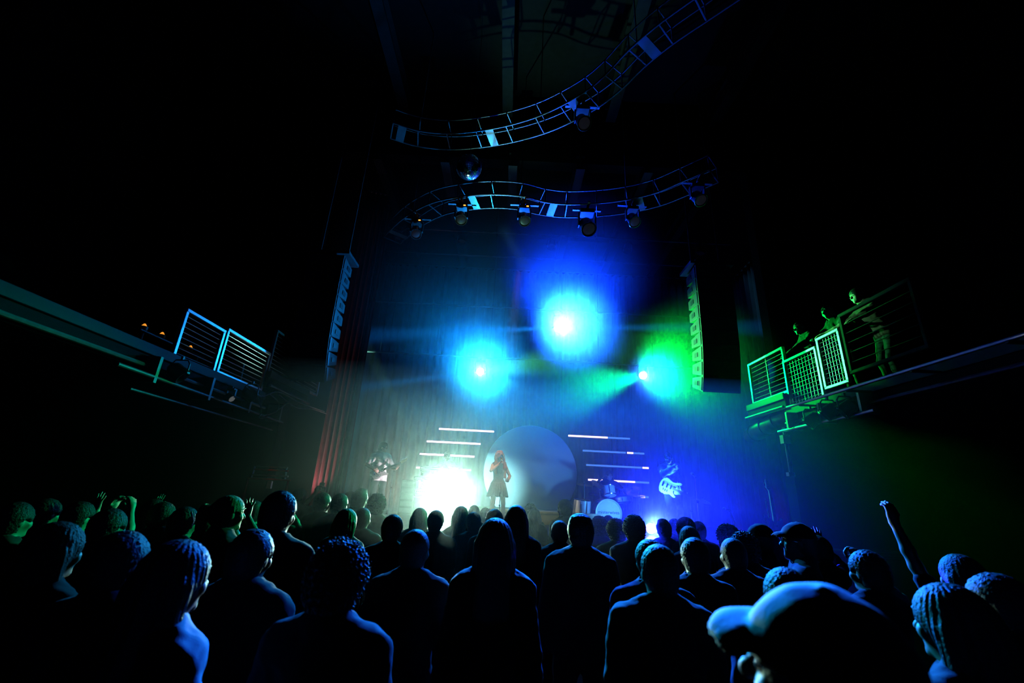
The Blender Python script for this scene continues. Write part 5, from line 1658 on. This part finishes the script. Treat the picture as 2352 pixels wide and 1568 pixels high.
def recolor(o, top=None, hair=None, skin=None):
    def setm(ob, m):
        ob.material_slots[0].link = 'OBJECT'
        ob.material_slots[0].material = m
    if skin is not None:
        setm(o, SKIN[skin])
    for c in o.children:
        n = c.name.split('.')[0]
        if top and n in ('shirt', 'jacket'):
            setm(c, CLOTH[top])
        if hair and n in ('hair', 'eyebrows'):
            setm(c, HAIRM[hair])


def get_person(style, near=False):
    key = (style, near)
    if key not in PROTO:
        P = dict(STYLES[style])
        P['eyes'] = True
        if P.get('collar'):
            P['top_name'] = 'jacket'
        o, J = make_person(P, None, h=0.0085 if near else 0.0105, hs=0.010 if near else 0.014, hh=0.005 if near else 0.0075)
        PROTO[key] = (o, J)
        return o, J
    o, J = PROTO[key]
    return copy_tree(o), J


def crowd(px, py, w, style, yaw, label, top=None, hair=None, skin=None, ydist=None, near=False, base=0.0, group='standing crowd'):
    tz = TOP_Z.get(style, 1.775) if 'lean' not in style else 1.70
    hw = HEAD_W.get(style, 0.19)
    r = ray(px, py)
    y0 = ydist if ydist else r.y * hw * FPX / w
    best = None
    for m in (1, 1.04, .96, 1.08, .92, 1.13, .88, 1.18, .83, 1.24, .78, 1.3, .73, 1.4):
        y = min(y0 * m, 7.95)
        p = at(px, py, y)
        s = (p.z - base) / tz
        pen = max(0, 0.90 - s) + max(0, s - 1.07)
        s = min(1.07, max(0.90, s))
        dd = min([math.hypot(p.x - q[0], p.y - q[1]) for q in PLACED if abs(q[2] - base) < 1] or [9])
        cost = pen * 40 + max(0, 0.43 - dd) * 30 + abs(m - 1) * 2
        if best is None or cost < best[0]:
            best = (cost, p, s)
    c, p, s = best
    PLACED.append((p.x, p.y, base))
    o, J = get_person(style, near)
    M = place(o, (p.x, p.y, base), math.radians(yaw), s)
    o['label'] = label
    o['category'] = 'person'
    if group:
        o['group'] = group
    recolor(o, top, hair, skin)
    return o, J, M


def phone(M, p, label, up=(0, 0.12, 1), lit=0.0):
    t = thing('phone', label, 'phone')
    t.matrix_world = M @ frame(p, (1, 0, 0), (0, -1, 0.12))
    MB().rbox((0, 0, 0), (0.150, 0.074, 0.008), 0.003).build('case', BLACK, t)
    MB().box((0, 0, 0.0045), (0.138, 0.064, 0.001)).build('screen', glow('phone_screen', (0.25, 0.45, 0.9), lit), t)
    MB().cyl((-0.058, 0.02, -0.0035), (-0.058, 0.02, -0.006), 0.007, n=10).build('camera_lens', CHROME, t)
    return t


C = crowd
# front rows, left to right, as they stand between the camera and the stage
o, J, M = C(693, 1119, 27, 'f_phone', -35, 'person at the left filming with a phone held above the eyes, elbow out', 'black')
phone(M, (0, 0.36, 1.83), 'phone held up by the filming person left of the reddish drapes')
C(745, 1131, 34, 'm_short', -20, 'dark haired head just left of the red drape bottoms, cheek lit green', 'black')
C(784, 1133, 36, 'm_short', 0, 'round dark head left of the woman seen in profile', 'navy')
C(808, 1128, 26, 'f_bob', -60, 'woman in profile facing right with a blue lit face', 'black', 'brown', 2)
C(830, 1122, 36, 'm_quiff', -10, 'tall dark head below the boots of the guitarist', 'black')
C(869, 1133, 40, 'm_curly', 5, 'curly head right below the guitarist', 'black')
C(836, 1166, 28, 'm_buzz', 0, 'short head with a thin pale rim, in front of the curly one below the guitarist', 'grey')
C(800, 1168, 46, 'f_long', -15, 'long haired person with a pale blue lit shoulder of hair at the left', 'black', 'fair')
C(905, 1182, 46, 'm_short', 0, 'dark head with a green lit ear side under the left light streak', 'black')
C(958, 1216, 64, 'm_buzz', -8, 'close cropped head with a teal top below the pink glare', 'grey')
C(966, 1166, 40, 'f_long', 0, 'long dark hair left of the pink white lamp', 'black')
C(1003, 1172, 36, 'm_short', 0, 'hazy head at the left foot of the pink white lamp')
C(1060, 1162, 38, 'f_long', 0, 'pale hazy head against the pink glare, at its right', 'black', 'fair')
C(1090, 1160, 28, 'm_buzz', 0, 'small round head below the legs of the singer', 'black')
C(1088, 1187, 27, 'm_short', 6, 'small dark head in front of the round one below the singer', 'black')
C(1114, 1185, 24, 'f_bob', 0, 'smallest dark head just right of the one below the singer', 'navy')
C(1137, 1169, 36, 'm_short', 0, 'smooth dark head under the feet of the singer', 'black')
C(1187, 1160, 52, 'f_long', 0, 'long dark hair of a woman in front of the left part of the disc', 'black')
C(1219, 1156, 26, 'm_curly', 0, 'far small curly head in front of the disc', 'black')
C(1228, 1167, 34, 'f_wavy', -6, 'wavy haired woman right behind the long haired one below the disc', 'black', 'brown')
C(1297, 1146, 29, 'm_short', 35, 'man standing tall in front of the cream platform, face turned left', 'black', 'brown', 2)
C(1285, 1195, 37, 'm_buzz', 8, 'short haired man just left of the flat topped man', 'navy')
C(1333, 1176, 60, 'm_crop', 0, 'broad man with a flat top haircut and a raised jacket collar', 'black')
C(1140, 1190, 88, 'f_long', 0, 'woman close by with straight dark hair and lacy top, beside the flat topped man', 'pale', near=True)
C(1397, 1184, 25, 'm_short', -10, 'far head at the foot of the bass drum', 'black')
C(1376, 1198, 30, 'm_curly', 0, 'ruffled head below the bass drum, left of its neighbour', 'black')
C(1414, 1196, 33, 'm_curly', 10, 'ruffled head below the bass drum, right of its neighbour', 'navy')
C(1455, 1182, 46, 'm_curly', 0, 'big headed man with ruffled hair just left of the blue lamp', 'navy')
C(1523, 1192, 31, 'm_quiff', 0, 'dark head just right of the blue lamp', 'black')
C(1549, 1204, 25, 'm_short', 0, 'small head below the legs of the bassist', 'black')
C(1572, 1187, 34, 'm_short', 40, 'man in profile with glasses and swept hair below the bassist', 'black', 'fair')
C(1581, 1208, 38, 'f_long', 0, 'long haired woman in front of the man in profile, blue behind her', 'black')
C(1604, 1211, 24, 'm_short', 0, 'far dark head at the foot of the tall microphone stand', 'black')
C(1511, 1250, 86, 'm_buzz', 0, 'close man with cropped hair glowing blue, below the blue lamp', 'black', near=True)
C(1492, 1243, 60, 'm_short', 0, 'blue rimmed head half hidden behind the close cropped man', 'black')
C(1596, 1278, 58, 'm_short', 0, 'round head with a fuzzy blue top, right of the close cropped man', 'black')
C(1668, 1203, 46, 'm_curly', 48, 'curly haired man with his lit face turned left', 'black')
C(1681, 1244, 50, 'm_buzz', 0, 'smooth head with a blue rim in front of the curly haired man', 'black')
C(1714, 1293, 58, 'm_curly', 0, 'ruffled dark head in the lower right, left of the bright cap', 'black')
C(1742, 1202, 50, 'm_beanie', 42, 'person in a dark beanie, hidden face lit blue, looking left', 'black')
C(1764, 1237, 48, 'f_bob', 0, 'black head in front of the person in the beanie', 'black')
C(1826, 1199, 50, 'm_cap', 62, 'man in a cap and glasses in profile facing left', 'grey', None, 2)
C(1801, 1303, 92, 'm_buzz', 0, 'large smooth head rimmed teal behind the bright cap', 'black', near=True)
C(1880, 1262, 40, 'm_palm', 10, 'man with one open hand up, right of the man in the cap and glasses', 'black', None, 2)
C(1985, 1262, 66, 'm_low_fist', 12, 'person at the right with a raised lit fist', 'black', None, 2)
C(2196, 1272, 56, 'f_hand', 4, 'person at the far right with one long bare arm stretched up', 'black', None, 2)
C(2178, 1379, 100, 'f_bob', 20, 'person low at the far right, dim blue edge of the head', 'black', near=True)
C(2300, 1400, 78, 'm_short', 30, 'nearly unseen person at the right edge of the hall', 'black')
C(650, 1128, 70, 'm_short', 0, 'large dark round head at the left under the red tube rack', 'black', None, 2)
C(606, 1152, 40, 'm_palm', 0, 'person raising an open green lit hand under the red tube rack', 'black', None, 2)
C(535, 1136, 60, 'f_pony', -40, 'woman at the left with fair hair gathered back, lit green', 'black', 'fair')
C(588, 1150, 40, 'm_short', -10, 'dark head between the fair haired woman and the raised green hand', 'black')
C(485, 1158, 40, 'm_palm', 0, 'person left of the fair haired woman with a hand raised', 'black', None, 0)
C(430, 1170, 42, 'm_palm', -8, 'person at the left raising a flat green hand', 'grey', None, 0)
C(375, 1175, 44, 'm_low_fist', -14, 'person at the left raising a yellow lit fist', 'black', None, 2)
C(345, 1200, 46, 'f_palm', -14, 'person at the left with one bright green forearm up', 'black', None, 0)
C(258, 1180, 48, 'm_short', -10, 'dark head further left of the raised green forearm', 'black')
C(188, 1165, 42, 'm_phone', -10, 'person near the left edge holding up both hands', 'black', None, 2)
C(105, 1175, 46, 'm_palm', -10, 'person at the left edge raising one hand', 'black', None, 0)
C(30, 1200, 46, 'm_short', -10, 'dark head at the very left edge', 'black')
C(788, 1256, 98, 'm_curly', -10, 'curly haired person close by at the left, curls lit green', 'grey', 'brown', near=True)
C(425, 1240, 140, 'f_long', -25, 'person closest at the lower left, only one pale shoulder edge lit teal', 'pale', 'black', near=True)
C(590, 1215, 70, 'm_jacket', -5, 'dark back of a person in a jacket left of the curly haired one', 'black')
C(285, 1250, 90, 'm_short', -12, 'black back of a tall person low at the left', 'black')
C(110, 1300, 100, 'f_bob', -15, 'black back of a person in the lower left corner', 'black')

# ---- the man with the bright cap, right in front of the camera
STY = dict(hair='buzz', cap='cap', cap_col='white', seed=2.4, sleeve='short', head=(0.10, -0.26, 0.0), eyes=True, skin=2)
cp, J = make_person(STY, 'man close to the camera in a pale baseball cap lit cyan, facing left', h=0.006, hs=0.010, hh=0.006)
p = at(1850, 1320, 0.80)
place(cp, (p.x, p.y, 0), math.radians(46), p.z / 1.78)
cp['group'] = 'standing crowd'
PLACED.append((p.x, p.y, 0))

# ---- people on the right balcony
for px, py, sty, yaw, lab, col in ((1838, 752, 'm_lean', 78, 'man leaning on the right balcony rail nearest the stage', 'black'), (1893, 700, 'f_lean', 85, 'woman leaning on the right balcony rail, second from the stage', 'black'),
                                   (1942, 655, 'm_lean', 80, 'man leaning on the right balcony rail, furthest from the stage', 'wine')):
    o, J = get_person(sty)
    yb = {1838: 7.45, 1893: 6.75, 1942: 6.05}[px]
    place(o, (BXR + (0.62 if 'lean' in sty else 0.95), yb, ZR1 - 0.02), math.radians(yaw), 0.98)
    tag(o, lab, 'person', 'people on the right balcony')
    recolor(o, col, None, 2)


# ------------------------------------------------------------------ haze
def haze(name, y0, y1, z1, dens, label):
    hz = bpy.data.materials.new('theatre_' + name)
    hz.use_nodes = True
    nt = hz.node_tree
    nt.nodes.clear()
    out = nt.nodes.new('ShaderNodeOutputMaterial')
    vs = nt.nodes.new('ShaderNodeVolumeScatter')
    vs.inputs['Color'].default_value = (1, 1, 1, 1)
    vs.inputs['Density'].default_value = dens
    vs.inputs['Anisotropy'].default_value = HAZE_G
    nt.links.new(vs.outputs[0], out.inputs['Volume'])
    hb = MB().box((0.9, (y0 + y1) / 2, (0.3 + z1) / 2), (12.7, y1 - y0, z1 - 0.3)).build(name, hz)
    stuff(hb)
    hb['label'] = label


haze('stage_haze', 8.46, 14.1, 10.9, HAZE_D, 'smoke haze hanging over the stage')
haze('front_haze', 4.2, 8.45, 3.0, HAZE_FRONT_D, 'thin smoke haze over the front of the crowd')
